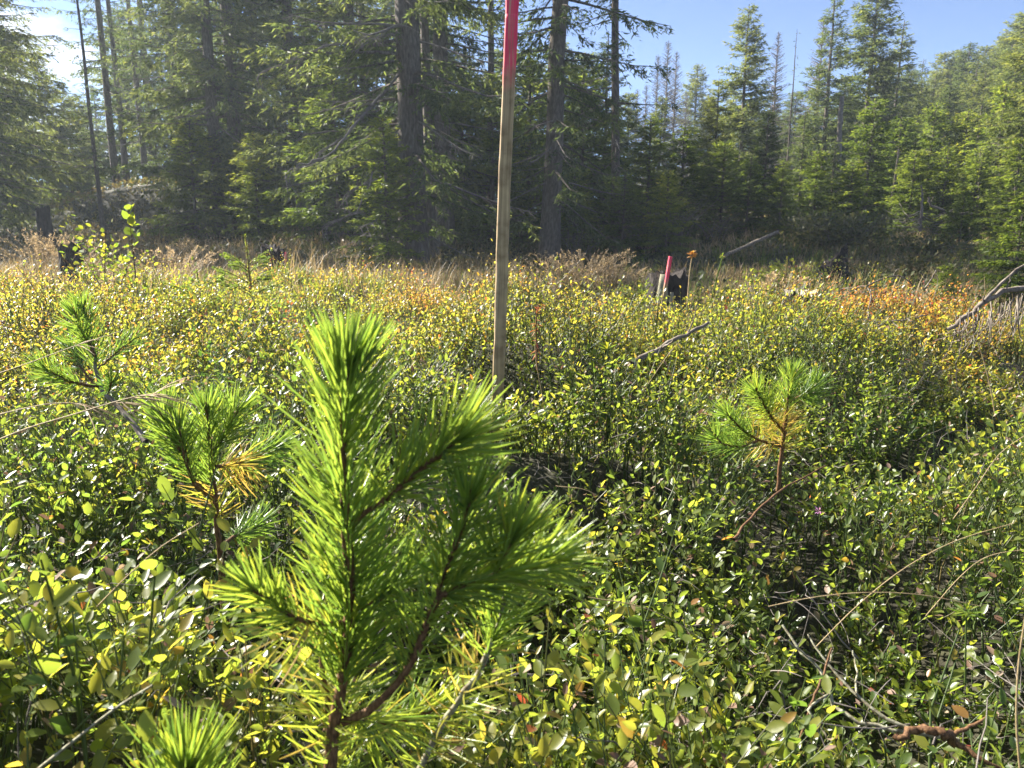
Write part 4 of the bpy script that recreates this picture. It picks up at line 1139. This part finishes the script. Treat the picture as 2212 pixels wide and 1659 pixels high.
# ------------------------------------------------------------------ stumps, snags, dead wood
def stump(u, v_top, Y, width, label, seed, slant=0.0, pale=False, rough=.12, cut_pale=False):
    r = np.random.default_rng(seed)
    t = P(u, v_top, Y); x, y = t[0], t[1]; z0 = h1(x, y) - .08; H = max(t[2] - z0, .15)
    root = thing('tree_stump', label, 'stump', (x, y, z0), 'old stumps left in the clearing')
    g = Geo(); n = 44; a = np.arange(n) * 2 * math.pi / n; zs = np.array([0, .08, .17, .28, .4, .53, .66, .78, .9, 1.0]); V = []
    for zi in zs:
        flare = 1 + .9 * (1 - zi) ** 3 * (1 + .5 * np.sin(a * 4 + seed))
        rr = width / 2 * flare * (1 + rough * (vnoise(a * 2.1 + seed, np.full(n, zi * 2.0), seed) - .5) * 2 + .10 * (vnoise(a * 7 + seed, np.full(n, zi * 2.5), seed + 4) - .5))
        top = H * zi + (slant * width * np.cos(a + .3) + rough * .8 * width * (vnoise(a * 3 + 9, np.full(n, 1.0), seed + 1) - .4) + np.where(zi > .7, .34, .1) * width * (vnoise(a * 9, np.full(n, 2.0), seed + 2) - .5)) * zi ** 3
        V.append(np.stack([rr * np.cos(a), rr * np.sin(a), top], -1))
    V = np.vstack(V); k = len(zs)
    i = np.arange(k - 1)[:, None]; j = np.arange(n)[None]; j2 = (j + 1) % n
    g.add(V, np.stack([i * n + j, i * n + j2, (i + 1) * n + j2, (i + 1) * n + j], -1).reshape(-1, 4))
    g.build('bark', M_STUMP, root, True)
    g = Geo(); ring = V[-n:].copy(); inner = ring * np.array([.5, .5, 1]); inner[:, 2] = ring[:, 2] * .5 + H * .5 - .03 * rough
    c = np.array([[0, 0, H - .02]])
    vv = np.vstack([ring * np.array([.985, .985, 1]) + [0, 0, .002], inner, c])
    jj = np.arange(n); j2 = (jj + 1) % n
    g.add(vv, np.stack([jj, j2, n + j2, n + jj], -1)); g.t.append(np.stack([n + jj, n + j2, np.full(n, 2 * n)], -1)); g.tt.append(np.full(n, .5, np.float32)); g.tm.append(np.zeros(n, np.int32))
    g.build('cut_face', M_PALEW if cut_pale else M_STUMP, root)
    if pale:
        for (aa, z1, z2, w) in [(-1.95, .30, 1.02, .26), (-1.55, .12, .72, .14)]:
            g = Geo(); k = 5; zz = np.linspace(z1, z2, k); VV = []
            for q, z in enumerate(zz):
                for e in np.linspace(-w, w, 4):
                    ang = aa + e * (1 - abs(q / 4 - .5)); rr = width / 2 * (1.06 + .45 * (1 - z) ** 3) * (1 + rough * .5)
                    VV.append([rr * math.cos(ang), rr * math.sin(ang), H * z])
            i = np.arange(k - 1)[:, None]; j = np.arange(3)[None]
            g.add(np.array(VV), np.stack([i * 4 + j, i * 4 + j + 1, (i + 1) * 4 + j + 1, (i + 1) * 4 + j], -1).reshape(-1, 4))
            o = g.build('bare_wood', M_LICH, root, True); o['label'] = 'pale bare wood where the bark has gone'
            md = o.modifiers.new('solid', 'SOLIDIFY'); md.thickness = .01


stump(1442, 592, 7.8, .40, 'big dark stump with pale bare wood on its left, behind the short red-topped stake', 51, .05, True, .16)
stump(592, 537, 11.2, .34, 'dark slanting stump beside the tiny far stake', 52, -.18)
stump(150, 532, 10.5, .30, 'low dark stump in the pale grass at the left', 53, .2)
stump(92, 450, 20, .30, 'tall broken stump in the dusky left corner', 54, .1, rough=.2)
stump(688, 422, 24, .36, 'dark stump at the forest edge left of the thickest trunk', 55, .1, rough=.2)
stump(1803, 556, 12.5, .36, 'broken dark stump in the right meadow', 56, .5, rough=.3)
stump(1728, 634, 4.95, .20, 'stump with bright pale cut face peeping over the right hummock', 57, .03, cut_pale=True, rough=.06)


def stick(name, label, cat, path, r0, r1, mat, twigs=(), group=None, seed=0, jit=.004, n=16, Y=None):
    r = np.random.default_rng(seed)
    p = jitter_path(smooth_path(PP(path, Y), n), jit, r); base = p[0].copy(); p = p - base
    root = thing(name, label, cat, base, group)
    g = Geo(); add_tubes(g, p, np.linspace(r0, r1, n) * r.uniform(.85, 1.15, n), 7); g.build('shaft', mat, root, True)
    for (tp, a, b) in twigs:
        q = jitter_path(smooth_path(PP(tp, Y), 9), jit * .4, r) - base
        g = Geo(); add_tubes(g, q, np.linspace(a, b, 9), 5); g.build('twig', mat, root, True)
    return root


G_DW = 'dead sticks and branches lying in the clearing'
stick('fallen_branch', 'pale grey stick lying slantwise on the bilberries right of the tall stake', 'branch',
      [(1366, 786, 2.5), (1405, 765, 2.55), (1440, 745, 2.6), (1480, 722, 2.65), (1530, 697, 2.75)], .011, .005, M_DEAD,
      [([(1486, 720, 2.66), (1492, 705, 2.66), (1500, 682, 2.65), (1504, 660, 2.65)], .003, .0015), ([(1430, 752, 2.58), (1446, 742, 2.54), (1455, 733, 2.5)], .004, .002)], G_DW, 1)
stick('fallen_pole', 'straight grey pole sticking up slantwise far off in the right meadow', 'pole',
      [(1560, 556, 14), (1600, 537, 14), (1640, 519, 14), (1682, 500, 14)], .035, .028, M_DEAD,
      [([(1668, 506, 14), (1664, 516, 14)], .012, .006), ([(1625, 527, 14), (1630, 534, 14)], .012, .006), ([(1676, 503, 14), (1686, 506, 14)], .01, .005)], G_DW, 2, .003)
rr = np.random.default_rng(8)
tw = []
for i in range(46):
    s = rr.uniform(0, 1); u = 2075 + 160 * s + rr.normal(0, 10); v = 690 - 62 * s + rr.normal(0, 4)
    Yb = 3.15 + rr.normal(0, .12); L = rr.uniform(35, 105); du = rr.uniform(-75, 20)
    tw.append(([(u, v, Yb), (u + du * .15, v + L * .45, Yb + rr.normal(0, .05)), (u + du * .6, v + L * .8, Yb + rr.normal(0, .07)), (u + du, v + L * .95, Yb + rr.normal(0, .07))], .0026, .0010))
stick('dead_branch', 'dead grey branch with a tangle of bare curled twigs at the right edge', 'branch',
      [(2046, 712, 3.1), (2085, 684, 3.12), (2122, 655, 3.15), (2165, 632, 3.2), (2215, 624, 3.25), (2300, 610, 3.3)], .008, .013, M_DEAD,
      tw + [([(2125, 652, 3.15), (2160, 615, 3.2), (2200, 580, 3.25), (2240, 560, 3.3)], .008, .004), ([(2088, 682, 3.12), (2092, 672, 3.12), (2095, 664, 3.12)], .004, .002),
            ([(2122, 655, 3.15), (2124, 645, 3.15), (2126, 638, 3.15)], .004, .002), ([(2170, 631, 3.2), (2180, 610, 3.2), (2183, 596, 3.2)], .004, .002)], G_DW, 3)
stick('fallen_branch', 'forked pale twig lying on top of the right hummock', 'branch',
      [(1852, 722, 3.55), (1880, 708, 3.55), (1925, 695, 3.55), (1960, 688, 3.55), (2002, 682, 3.6)], .006, .003, M_DEAD,
      [([(1925, 695, 3.55), (1895, 696, 3.5), (1870, 700, 3.48), (1850, 706, 3.46)], .004, .002), ([(1928, 696, 3.55), (1940, 706, 3.5), (1948, 716, 3.48)], .003, .002), ([(1960, 688, 3.55), (1968, 695, 3.5)], .003, .002)], G_DW, 4)
stick('dead_twig', 'arched pale twig bending over the crest of the right hummock', 'twig',
      [(1860, 735, 3.75), (1868, 700, 3.75), (1878, 670, 3.8), (1882, 640, 3.85), (1872, 618, 3.9), (1845, 622, 3.95), (1812, 626, 4.0)], .005, .0025, M_DEAD,
      [([(1872, 618, 3.9), (1900, 604, 4.0), (1930, 596, 4.1), (1955, 600, 4.15), (1978, 624, 4.2)], .004, .004), ([(1995, 625, 4.2), (2010, 605, 4.2), (2022, 584, 4.2)], .005, .003),
       ([(2022, 584, 4.2), (2025, 610, 4.2), (2018, 640, 4.2)], .002, .001), ([(1930, 596, 4.1), (1935, 585, 4.1), (1945, 580, 4.1)], .002, .001), ([(1990, 590, 4.2), (1998, 605, 4.2), (1990, 630, 4.2)], .002, .001)], G_DW, 5)
stick('dead_twig', 'long thin brown twig leaning through the bilberries right of the large sapling', 'twig',
      [(1585, 1165, 1.12), (1612, 1130, 1.16), (1645, 1095, 1.2), (1690, 1058, 1.27), (1735, 1033, 1.34), (1785, 1006, 1.42)], .0024, .0014, M_PBARK, (), G_DW, 6, .0012)
stick('lichen_branch', 'pale lichen-covered branch lying in the bilberries at lower right', 'branch',
      [(1690, 1350, .90), (1735, 1410, .87), (1775, 1450, .85), (1795, 1505, .83), (1840, 1548, .80), (1920, 1572, .79), (2000, 1585, .78), (2070, 1600, .78)], .0014, .0032, M_LICH,
      [([(1990, 1584, .78), (1930, 1560, .79), (1870, 1520, .81), (1810, 1460, .84), (1770, 1410, .86), (1745, 1370, .88)], .0026, .0010),
       ([(1740, 1415, .87), (1705, 1388, .86), (1680, 1380, .85)], .0014, .0008), ([(1790, 1500, .83), (1745, 1530, .80), (1775, 1570, .79), (1785, 1595, .78)], .0018, .001),
       ([(1850, 1500, .82), (1850, 1440, .86), (1842, 1405, .88)], .0014, .0008), ([(1790, 1440, .85), (1800, 1405, .86)], .0012, .0008)], G_DW, 7, .0018)
stick('broken_root', 'thick brown broken root piece at the end of the lichen-covered branch', 'root',
      [(1935, 1590, .775), (1985, 1578, .77), (2030, 1580, .765), (2065, 1606, .76)], .004, .006, M_PBARK, [([(2050, 1590, .765), (2095, 1570, .77), (2130, 1550, .78)], .003, .0015), ([(2060, 1602, .76), (2120, 1640, .74), (2200, 1680, .73)], .004, .002)], G_DW, 8, .002)
stick('dead_twig', 'straight brown twig standing across the lichen-covered branch', 'twig', [(1728, 1600, .80), (1752, 1525, .81), (1775, 1465, .83), (1797, 1400, .85)], .0018, .0012, M_PBARK, (), G_DW, 9, .0008)
stick('dead_tree', 'pale slanting dead trunk among the light green young spruces', 'tree', [(1920, 500, 21.5), (1925, 445, 21.5), (1933, 385, 21.5), (1942, 322, 21.5)], .042, .022, M_DEAD, (), 'dead standing trunks', 10, .01)
stick('dead_tree', 'pale dead trunk below the bright pointed young spruce', 'tree', [(2110, 500, 20.5), (2114, 430, 20.5), (2119, 360, 20.5), (2124, 330, 20.5)], .038, .02, M_DEAD, (), 'dead standing trunks', 11, .01)
stick('dead_tree', 'grey snag with broken top before the tallest pair of spruces', 'tree', [(1805, 480, 29), (1810, 380, 29), (1814, 280, 29), (1818, 208, 29)], .11, .075, M_GREYW, (), 'dead standing trunks', 12, .01)
stick('dead_tree', 'slim grey broken stem standing against the grey straight trunk', 'tree', [(946, 590, 18.5), (946, 520, 18.5), (947, 450, 18.5), (948, 395, 18.5)], .06, .05, M_DEAD, (), 'dead standing trunks', 13, .006)
stick('dead_branch', 'white arching dead branch at the foot of the right-hand spruces', 'branch',
      [(2005, 425, 17), (2012, 442, 17), (2030, 452, 17), (2060, 460, 17), (2100, 462, 17)], .022, .03, M_DEAD, [([(2010, 440, 17), (2016, 425, 17)], .012, .006)], G_DW, 14, .01)
rr = np.random.default_rng(18)
stick('dead_sapling', 'grey bare dead sapling under the right-hand spruces', 'tree', [(1988, 500, 18), (1990, 460, 18), (1992, 425, 18), (1990, 400, 18)], .04, .015, M_GREYW,
      [([(1990, 495 - 5 * i, 18), (1990 + s_ * 30, 505 - 5 * i, 18 - .2), (1990 + s_ * rr.uniform(45, 90), 490 - 5 * i + rr.uniform(-12, 16), 18 - rr.uniform(-.6, .6))], .010, .004) for i in range(9) for s_ in (-1, 1)], 'dead standing trunks', 15, .01)

G_BR = 'long bare dead lower branches of the big spruces'
for i, (pth, lab) in enumerate([
    ([(875, 150, 16), (800, 230, 15.2), (740, 300, 14.6), (690, 345, 14.2), (640, 360, 14)], 'longest pale dead branch sweeping left and down from the thickest trunk'),
    ([(872, 60, 16), (790, 90, 15.3), (700, 100, 14.8), (630, 130, 14.4)], 'upper dead branch sweeping left from the thickest trunk'),
    ([(875, 250, 16), (830, 330, 15.4), (800, 390, 15), (770, 460, 14.7)], 'lowest thin dead branch hanging left of the thickest trunk')]):
    k = []
    p = PP(pth)
    for j in range(9):
        q = pth[min(1 + j // 3, len(pth) - 1)]
        k.append(([(q[0] + 8 * (j % 3), q[1] - 3, q[2]), (q[0] - 25 - 6 * j, q[1] + 30, q[2] - .2), (q[0] - 45 - 8 * (j % 4), q[1] + 60 + 10 * (j % 3), q[2] - .3)], .009, .004))
    stick('dead_branch', lab, 'branch', pth, .028, .010, M_GREYW, k, G_BR, 20 + i, .02)


# ------------------------------------------------------------------ broad-leaved saplings, shrubs, herbs
def leafy(name, label, cat, u, v_top, Y, nst, spread, seed, mat, lsize, nleaf, group=None, stemr=.006, tint=(.2, .9), leaf_lo=.25, stem_mat=None, upright=.7, stem_parts=True):
    r = np.random.default_rng(seed)
    t = P(u, v_top, Y); x, y = t[0], t[1]; z0 = h1(x, y); H = t[2] - z0
    root = thing(name, label, cat, (x, y, z0), group)
    gl = Geo(); gs = Geo()
    for i in range(nst):
        a = r.uniform(0, 6.28); hh = H * (r.uniform(.6, 1.0) if i else 1.0); sp = spread * r.uniform(.2, 1) * (1 if i else .15)
        b = np.array([r.normal(0, spread * .15), r.normal(0, spread * .15), -.03])
        e = b + np.array([math.cos(a) * sp, math.sin(a) * sp, hh]); m = (b + e) / 2 + np.array([math.cos(a), math.sin(a), 0]) * sp * -.18
        p = smooth_path([b, m, e], 8)
        g = gs if not stem_parts else Geo()
        add_tubes(g, p, np.linspace(stemr, stemr * .3, 8), 5, .3)
        n = nleaf
        s = leaf_lo + (1 - leaf_lo) * r.uniform(0, 1, n)
        pos = np.stack([np.interp(s, np.linspace(0, 1, 8), p[:, k]) for k in range(3)], -1)
        nt = max(n // 5, 1)
        off = r.normal(0, 1, (nt, 3)) * np.array([1, 1, .6]) * spread * .22
        ks = r.integers(0, nt, n)
        q = r.uniform(.2, 1, n)
        pos = pos + off[ks] * q[:, None]
        d = nrm(off[ks] + r.normal(0, 1, (n, 3)) * spread * .22 + np.array([0, 0, upright * spread * .2]))
        scatter_leaf(gl, 1, frames(d, None, r.normal(0, .7, n)), pos, lsize * r.uniform(.6, 1.25, n), np.clip(r.uniform(*tint, n), 0, 1), 0, r.uniform(.8, 1.4, n))
        tb = pos - off[ks] * q[:, None]
        sel = r.uniform(0, 1, n) < .35
        if sel.any():
            add_tubes(g, np.stack([tb[sel], (tb + pos)[sel] / 2 + [0, 0, .01], pos[sel]], 1), np.array([.25, .18, .1]) * stemr, 3, .3)
        if stem_parts:
            g.build('stem', stem_mat or M_PBARK, root, True)
    if not stem_parts:
        gs.build('stems', stem_mat or M_PBARK, root, True)
    gl.build('foliage', mat, root)
    return root


G_BL = 'young broad-leaved trees and bushes in the clearing'
leafy('broadleaf_sapling', 'slim leafy sapling with a few large lime leaves at its top, at the left', 'sapling', 286, 448, 6.2, 1, .16, 61, M_LEAF, .075, 13, G_BL, .008, (.3, .8), .80)
leafy('willow_bush', 'loose yellow-green leafy bush around the slim sapling at the left', 'bush', 215, 482, 6.5, 8, .62, 62, M_LEAF, .042, 80, G_BL, .006, (.2, 1.0), .25)
leafy('willow_bush', 'low yellow-green bush right of the slim sapling', 'bush', 318, 560, 6.0, 5, .40, 63, M_LEAF, .040, 70, G_BL, .005, (.2, 1.0), .25)
leafy('willow_bush', 'rounded grey-green willow bush at the back of the right meadow', 'bush', 1812, 462, 17, 26, 1.3, 64, M_SHRUB, .09, 90, G_BL, .010, (.35, .85), .2, M_GREYW, 1.2)
leafy('heather_bush', 'pale yellowish bush left of the broken stump in the right meadow', 'bush', 1738, 556, 8.5, 10, .38, 65, M_GGRASS, .035, 120, G_BL, .004, (.4, 1.0), .15, None, 1.4)
leafy('heather_bush', 'yellow-green bush growing against the left of the big dark stump', 'bush', 1385, 598, 7.3, 9, .36, 66, M_GGRASS, .035, 110, G_BL, .004, (.3, .9), .1, None, 1.3)
leafy('heather_bush', 'dark low bush in the hollow just right of the tall stake', 'bush', 1165, 616, 6.2, 8, .42, 67, M_SHRUB, .03, 150, G_BL, .004, (.05, .4), .05, None, 1.0)
leafy('heather_bush', 'dark low bush in the hollow below the golden grass', 'bush', 1270, 622, 6.4, 8, .42, 68, M_SHRUB, .03, 150, G_BL, .004, (.05, .4), .05, None, 1.0)
leafy('heather_bush', 'brownish heather bush between the willow and the right hummock', 'bush', 1925, 540, 11, 12, .75, 69, M_SHRUB, .05, 110, G_BL, .005, (.3, .9), .1, None, 1.2)
leafy('heather_bush', 'dusky bush at the far end of the right meadow before the spruces', 'bush', 2000, 500, 15, 12, .95, 70, M_SHRUB, .07, 110, G_BL, .007, (.2, .8), .1, M_GREYW, 1.2)
leafy('dark_bush', 'dark green bush of shoots behind the left pine saplings', 'bush', 415, 690, 2.35, 16, .20, 75, M_BIL, .016, 34, G_BL, .002, (.0, .18), .2, M_BSTEM, 1.4)
leafy('dark_bush', 'dark bush topped with red leaves left of the big sapling crown', 'bush', 565, 632, 3.6, 16, .26, 76, M_BIL, .018, 40, G_BL, .002, (.0, .30), .2, M_BSTEM, 1.4)
leafy('red_bilberry', 'orange-red bilberry clump above the dark bush', 'bush', 590, 622, 3.85, 12, .26, 77, M_RED, .018, 34, G_BL, .002, (.2, 1), .5, M_BSTEM, 1.3)
for i, (u, v, Y, lab) in enumerate([(1455, 420, 19, 'grey leafless thicket below the spreading dark young spruce'), (1375, 440, 20, 'grey leafless thicket left of the spreading dark young spruce'),
                                    (1545, 455, 20, 'grey leafless thicket behind the far slanting pole'), (1245, 470, 19, 'grey leafless thicket right of the dark leaning trunk')]):
    leafy('bare_thicket', lab, 'bush', u, v, Y, 18, 1.2, 80 + i, M_SHRUB, .05, 40, 'leafless grey thickets', .012, (.3, .9), .2, M_GREYW, 1.0)


def tuft(u, v_top, Y, n, spread, label, seed, group='golden grass tussocks'):
    """tussock of tall grass with feathery heads"""
    r = np.random.default_rng(seed)
    t = P(u, v_top, Y); x, y = t[0], t[1]; z0 = h1(x, y); H = t[2] - z0
    root = thing('grass_tussock', label, 'grass', (x, y, z0), group)
    a = r.uniform(0, 6.28, n); L = H * r.uniform(.6, 1.08, n); sp = spread * r.uniform(.1, 1, n)
    o = np.stack([np.cos(a), np.sin(a), 0 * a], -1)
    q = np.array([0, .35, .7, 1.0]); b = o * spread * .2 * r.uniform(0, 1, n)[:, None]
    pts = b[:, None] + o[:, None] * (sp[:, None] * q ** 2)[..., None] + np.array([0, 0, 1.0]) * (L[:, None] * (q - .12 * q ** 3))[..., None]
    g = Geo(); add_tubes(g, pts, np.array([.0032, .0028, .0022, .001]), 3, r.uniform(.2, .8, n)); tag(g.build('blades', M_GRASS, root), kind='stuff')
    g = Geo(); m = 16; top = np.repeat(pts[:, 3], m, axis=0); ax = np.repeat(nrm(pts[:, 3] - pts[:, 2]), m, axis=0)
    qq = r.uniform(-.22, .05, n * m); d = nrm(ax + r.normal(0, .7, (n * m, 3)))
    scatter_leaf(g, 2, frames(d, None, r.uniform(-1, 1, n * m)), top + ax * (qq * H)[:, None], r.uniform(.02, .05, n * m), np.clip(r.uniform(.5, 1.1, n * m), 0, 1), 0, np.full(n * m, .55))
    tag(g.build('seed_heads', M_GRASS, root), kind='stuff')


tuft(1215, 545, 9.5, 70, .5, 'golden feathery grass tussock nearest the tall stake', 91)
tuft(1262, 536, 10, 90, .6, 'largest golden feathery grass tussock in the meadow', 92)
tuft(1312, 552, 9.6, 70, .5, 'golden feathery grass tussock towards the short stake', 93)
tuft(82, 492, 12, 80, .6, 'pale feathery grass tussock at the far left', 94)
tuft(140, 500, 12, 80, .6, 'pale feathery grass tussock above the low left stump', 95)
tuft(440, 512, 13, 80, .7, 'pale grass tussock before the twin spruces', 96)
tuft(380, 530, 11, 70, .6, 'pale grass tussock right of the slim leafy sapling', 97)
tuft(1690, 590, 7.6, 50, .3, 'straw tussock at the foot of the pale yellowish bush', 98)


def herb(name, label, cat, path, r0, r1, mat, leaves, lmat, group=None, Y=None, head=None):
    """herb: stem with single leaves [(s, azimuth, elevation, size, width, tint)]"""
    p = smooth_path(PP(path, Y), 12); base = p[0].copy(); p = p - base
    root = thing(name, label, cat, base, group)
    g = Geo(); add_tubes(g, p, np.linspace(r0, r1, 12), 6, .5); g.build('stem', mat, root, True)
    for (s, a, e, sz, w, t) in leaves:
        pos = np.array([[np.interp(s, np.linspace(0, 1, 12), p[:, k]) for k in range(3)]])
        d = np.array([[math.cos(a) * math.cos(e), math.sin(a) * math.cos(e), math.sin(e)]])
        g = Geo(); scatter_leaf(g, 0, frames(d), pos, np.array([sz]), t, 0, np.array([w])); g.build('leaf', lmat, root)
    if head:
        g = Geo(); r = np.random.default_rng(5); n = head[0]; d = nrm(r.normal(0, 1, (n, 3)) + np.array([0, 0, .35]))
        scatter_leaf(g, 2, frames(d), np.repeat(p[-1:], n, axis=0) + d * head[1] * .3, head[1] * r.uniform(.6, 1.1, n), r.uniform(.2, 1, n), 0, np.full(n, .5)); g.build('flower_head', head[2], root)
    return root


rr = np.random.default_rng(99)
herb('umbel_plant', 'tall dry herb with curled orange leaves at its top, right of the short stake', 'herb', [(1482, 690), (1486, 640), (1490, 590), (1496, 545)], .005, .003, M_STALK,
     [(rr.uniform(.93, 1.0), rr.choice([0.2, 3.3]) + rr.normal(0, .55), rr.uniform(-1.0, .8), rr.uniform(.02, .036), rr.uniform(.6, 1.2), rr.uniform(.7, 1)) for _ in range(30)], M_RED, 'tall herbs', 4.4)
herb('herb_stalk', 'leaning green stalk with a small bud at the top of the right hummock', 'herb', [(1520, 690), (1538, 640), (1550, 595), (1561, 553)], .004, .0035, M_GGRASS, [], M_LEAF, 'tall herbs', 4.3, (24, .018, M_LEAF))
herb('herb_stalk', 'short hooked green stalk between umbel and hummock crest', 'herb', [(1497, 660), (1502, 630), (1506, 612), (1513, 608), (1516, 616)], .003, .0025, M_GGRASS, [], M_LEAF, 'tall herbs', 4.4)
herb('fireweed', 'dried red fireweed stalk with a star of red leaves right of the tall stake', 'herb', [(1160, 800), (1159, 745), (1158, 700), (1160, 668)], .003, .002, M_PBARK,
     [(1 - .05 * (i // 6), rr.uniform(0, 6.28), rr.uniform(.1, 1.25), rr.uniform(.014, .026), .3, rr.uniform(0, .5)) for i in range(18)] + [(rr.uniform(.2, .75), rr.uniform(0, 6.28), rr.uniform(-1.0, .1), .028, .35, rr.uniform(.1, .7)) for i in range(14)], M_RED, 'fireweed plants', 2.55)
herb('fireweed', 'yellow-green fireweed rosette between the red fireweed and the slanting stick', 'herb', [(1312, 800), (1312, 775), (1311, 755)], .003, .002, M_BSTEM,
     [(1, rr.uniform(0, 6.28), rr.uniform(.1, 1.1), rr.uniform(.02, .036), .32, rr.uniform(.3, .8)) for i in range(16)], M_LEAF, 'fireweed plants', 2.35)
herb('scabious', 'pale green scabious seed head between the big sapling and the stake foot', 'flower', [(1070, 1240), (1072, 1150), (1078, 1060), (1085, 996)], .0012, .001, M_BSTEM, [(1, a, .1, .014, .5, .5) for a in (0, 1.2, 2.5, 3.8, 5)], M_LEAF, None, .80, (60, .008, M_LEAF))
herb('pink_flower', 'small pink flower in the bilberries on the right', 'flower', [(1768, 1160), (1770, 1130), (1771, 1104)], .001, .0008, M_BSTEM, [], M_LEAF, None, 1.15, (14, .009, M_PINK))
herb('thistle_seedling', 'hairy grey-green seed head at the lower left', 'flower', [(255, 1500), (262, 1440), (268, 1375)], .0012, .001, M_BSTEM, [], M_LEAF, None, .60, (50, .010, M_LEAF))
herb('thistle_seedling', 'dark spiky seed head at the lower right', 'flower', [(2085, 1480), (2086, 1400), (2088, 1320)], .0014, .0012, M_BSTEM, [(.95, a, .2, .022, .3, .2) for a in (0, .9, 1.8, 2.7, 3.6, 4.5, 5.4)], M_LEAF, None, .85, (40, .012, M_LEAF))


def stalk(label, path, r0=.0009, r1=.0004, Y=None, panicle=0, mat=None, seed=0):
    p = smooth_path(PP(path, Y), 16); base = p[0].copy(); p = p - base
    root = thing('grass_stalk', label, 'grass', base, 'long dry grass stalks in the bilberries')
    g = Geo(); add_tubes(g, p, np.linspace(r0, r1, 16), 4, .6); g.build('culm', mat or M_STALK, root, True)
    if panicle:
        r = np.random.default_rng(seed); g = Geo()
        for i in range(panicle):
            s = r.integers(9, 15); d = nrm((p[15] - p[s])[None])[0] + r.normal(0, .32, 3); d[2] -= .15; L = r.uniform(.03, .075)
            q = p[s] + nrm(d[None])[0][None] * np.linspace(0, L, 4)[:, None]; q[:, 2] -= np.linspace(0, 1, 4) ** 2 * L * .25
            add_tubes(g, q, np.array([.0005, .0009, .0008, .0003]), 3, .7)
        tag(g.build('panicle', M_STALK, root), kind='stuff')


stalk('long dry grass stalk with drooping panicle reaching in from the left edge', [(-40, 965), (60, 925), (150, 898), (235, 872), (300, 855), (345, 850)], .0011, .0006, .95, 16, seed=1)
stalk('upper dry grass stalk with thin panicle at the left edge', [(-40, 905), (40, 885), (110, 872), (170, 872), (220, 884)], .0009, .0005, 1.0, 8, seed=2)
stalk('dry grass blade slanting up to the bent sapling from the left edge', [(-20, 812), (60, 785), (140, 755), (200, 735), (260, 715)], .001, .0005, 1.35, 4, seed=3)
stalk('dry reddish stem hanging near the left edge under the orange bilberries', [(30, 760), (15, 725), (4, 700), (-8, 670)], .0012, .0007, 1.6)
stalk('thin yellow stalk leaning from the middle slope up to the slanting stick', [(1255, 1040), (1310, 960), (1380, 860), (1440, 770), (1470, 735)], .0009, .0006, 1.9)
stalk('thin upright pale stalk right of the stake foot', [(1185, 960), (1172, 860), (1158, 780), (1152, 700)], .0009, .0005, 1.95)
stalk('thin pale stalk rising on the slope below the right dead branch', [(2150, 900), (2140, 840), (2125, 780), (2112, 740)], .0016, .001, 1.7)
stalk('dry stalk running from the big sapling across to the dark hollow', [(1200, 1050), (1270, 1060), (1330, 1100), (1400, 1150)], .0007, .0005, 1.0)
stalk('long bowed stalk crossing the bilberries level with the lichen branch', [(1660, 1310), (1760, 1290), (1870, 1280), (1990, 1285), (2120, 1310)], .0008, .0005, .9)
stalk('long straw stalk rising from the lichen branch to the right edge', [(1760, 1400), (1850, 1310), (1950, 1230), (2060, 1170), (2190, 1130)], .0009, .0005, .95)
stalk('upright dry stalk at the lower right edge', [(2205, 1680), (2196, 1560), (2200, 1440), (2215, 1330)], .0014, .0009, .68)
stalk('straw stalk lying from left to right below the dark hollow', [(1270, 1290), (1380, 1310), (1470, 1350), (1560, 1420)], .0008, .0005, .95)
stalk('pale stick of straw in the lower left corner', [(60, 1680), (160, 1600), (250, 1530), (330, 1480)], .0016, .001, .56, mat=M_LICH)
stalk('straw stalk crossing below the yellow bilberries at the left', [(210, 1310), (280, 1240), (350, 1180), (430, 1130)], .0008, .0005, .75)
stalk('thin straw stalk leaning over the bilberries at the right edge', [(2060, 1120), (2110, 1050), (2160, 980), (2230, 930)], .0009, .0006, 1.2)
stalk('dry stalk bowing out of the right slope towards the picture edge', [(2000, 1330), (2080, 1240), (2140, 1200), (2230, 1185)], .0008, .0005, 1.0)


# ------------------------------------------------------------------ air
def make_haze():
    m, n, l = mat_new('haze_air')
    v = n.new("ShaderNodeVolumePrincipled")
    v.inputs['Color'].default_value = (.78, .89, 1.0, 1)
    v.inputs['Density'].default_value = 0.0014
    v.inputs['Anisotropy'].default_value = 0.3
    o = n.new("ShaderNodeOutputMaterial"); l.new(v.outputs[0], o.inputs['Volume'])
    x0, x1, y0, y1, z0, z1 = -205, 205, -205, 205, -4, 36
    V = np.array([[x, y, z] for x in (x0, x1) for y in (y0, y1) for z in (z0, z1)], float)
    F = np.array([[0, 1, 3, 2], [4, 6, 7, 5], [0, 4, 5, 1], [2, 3, 7, 6], [0, 2, 6, 4], [1, 5, 7, 3]])
    g = Geo(); g.add(V, F)
    tag(g.build('haze', m), 'thin sunlit haze between the trees', 'haze', kind='stuff')


make_haze()
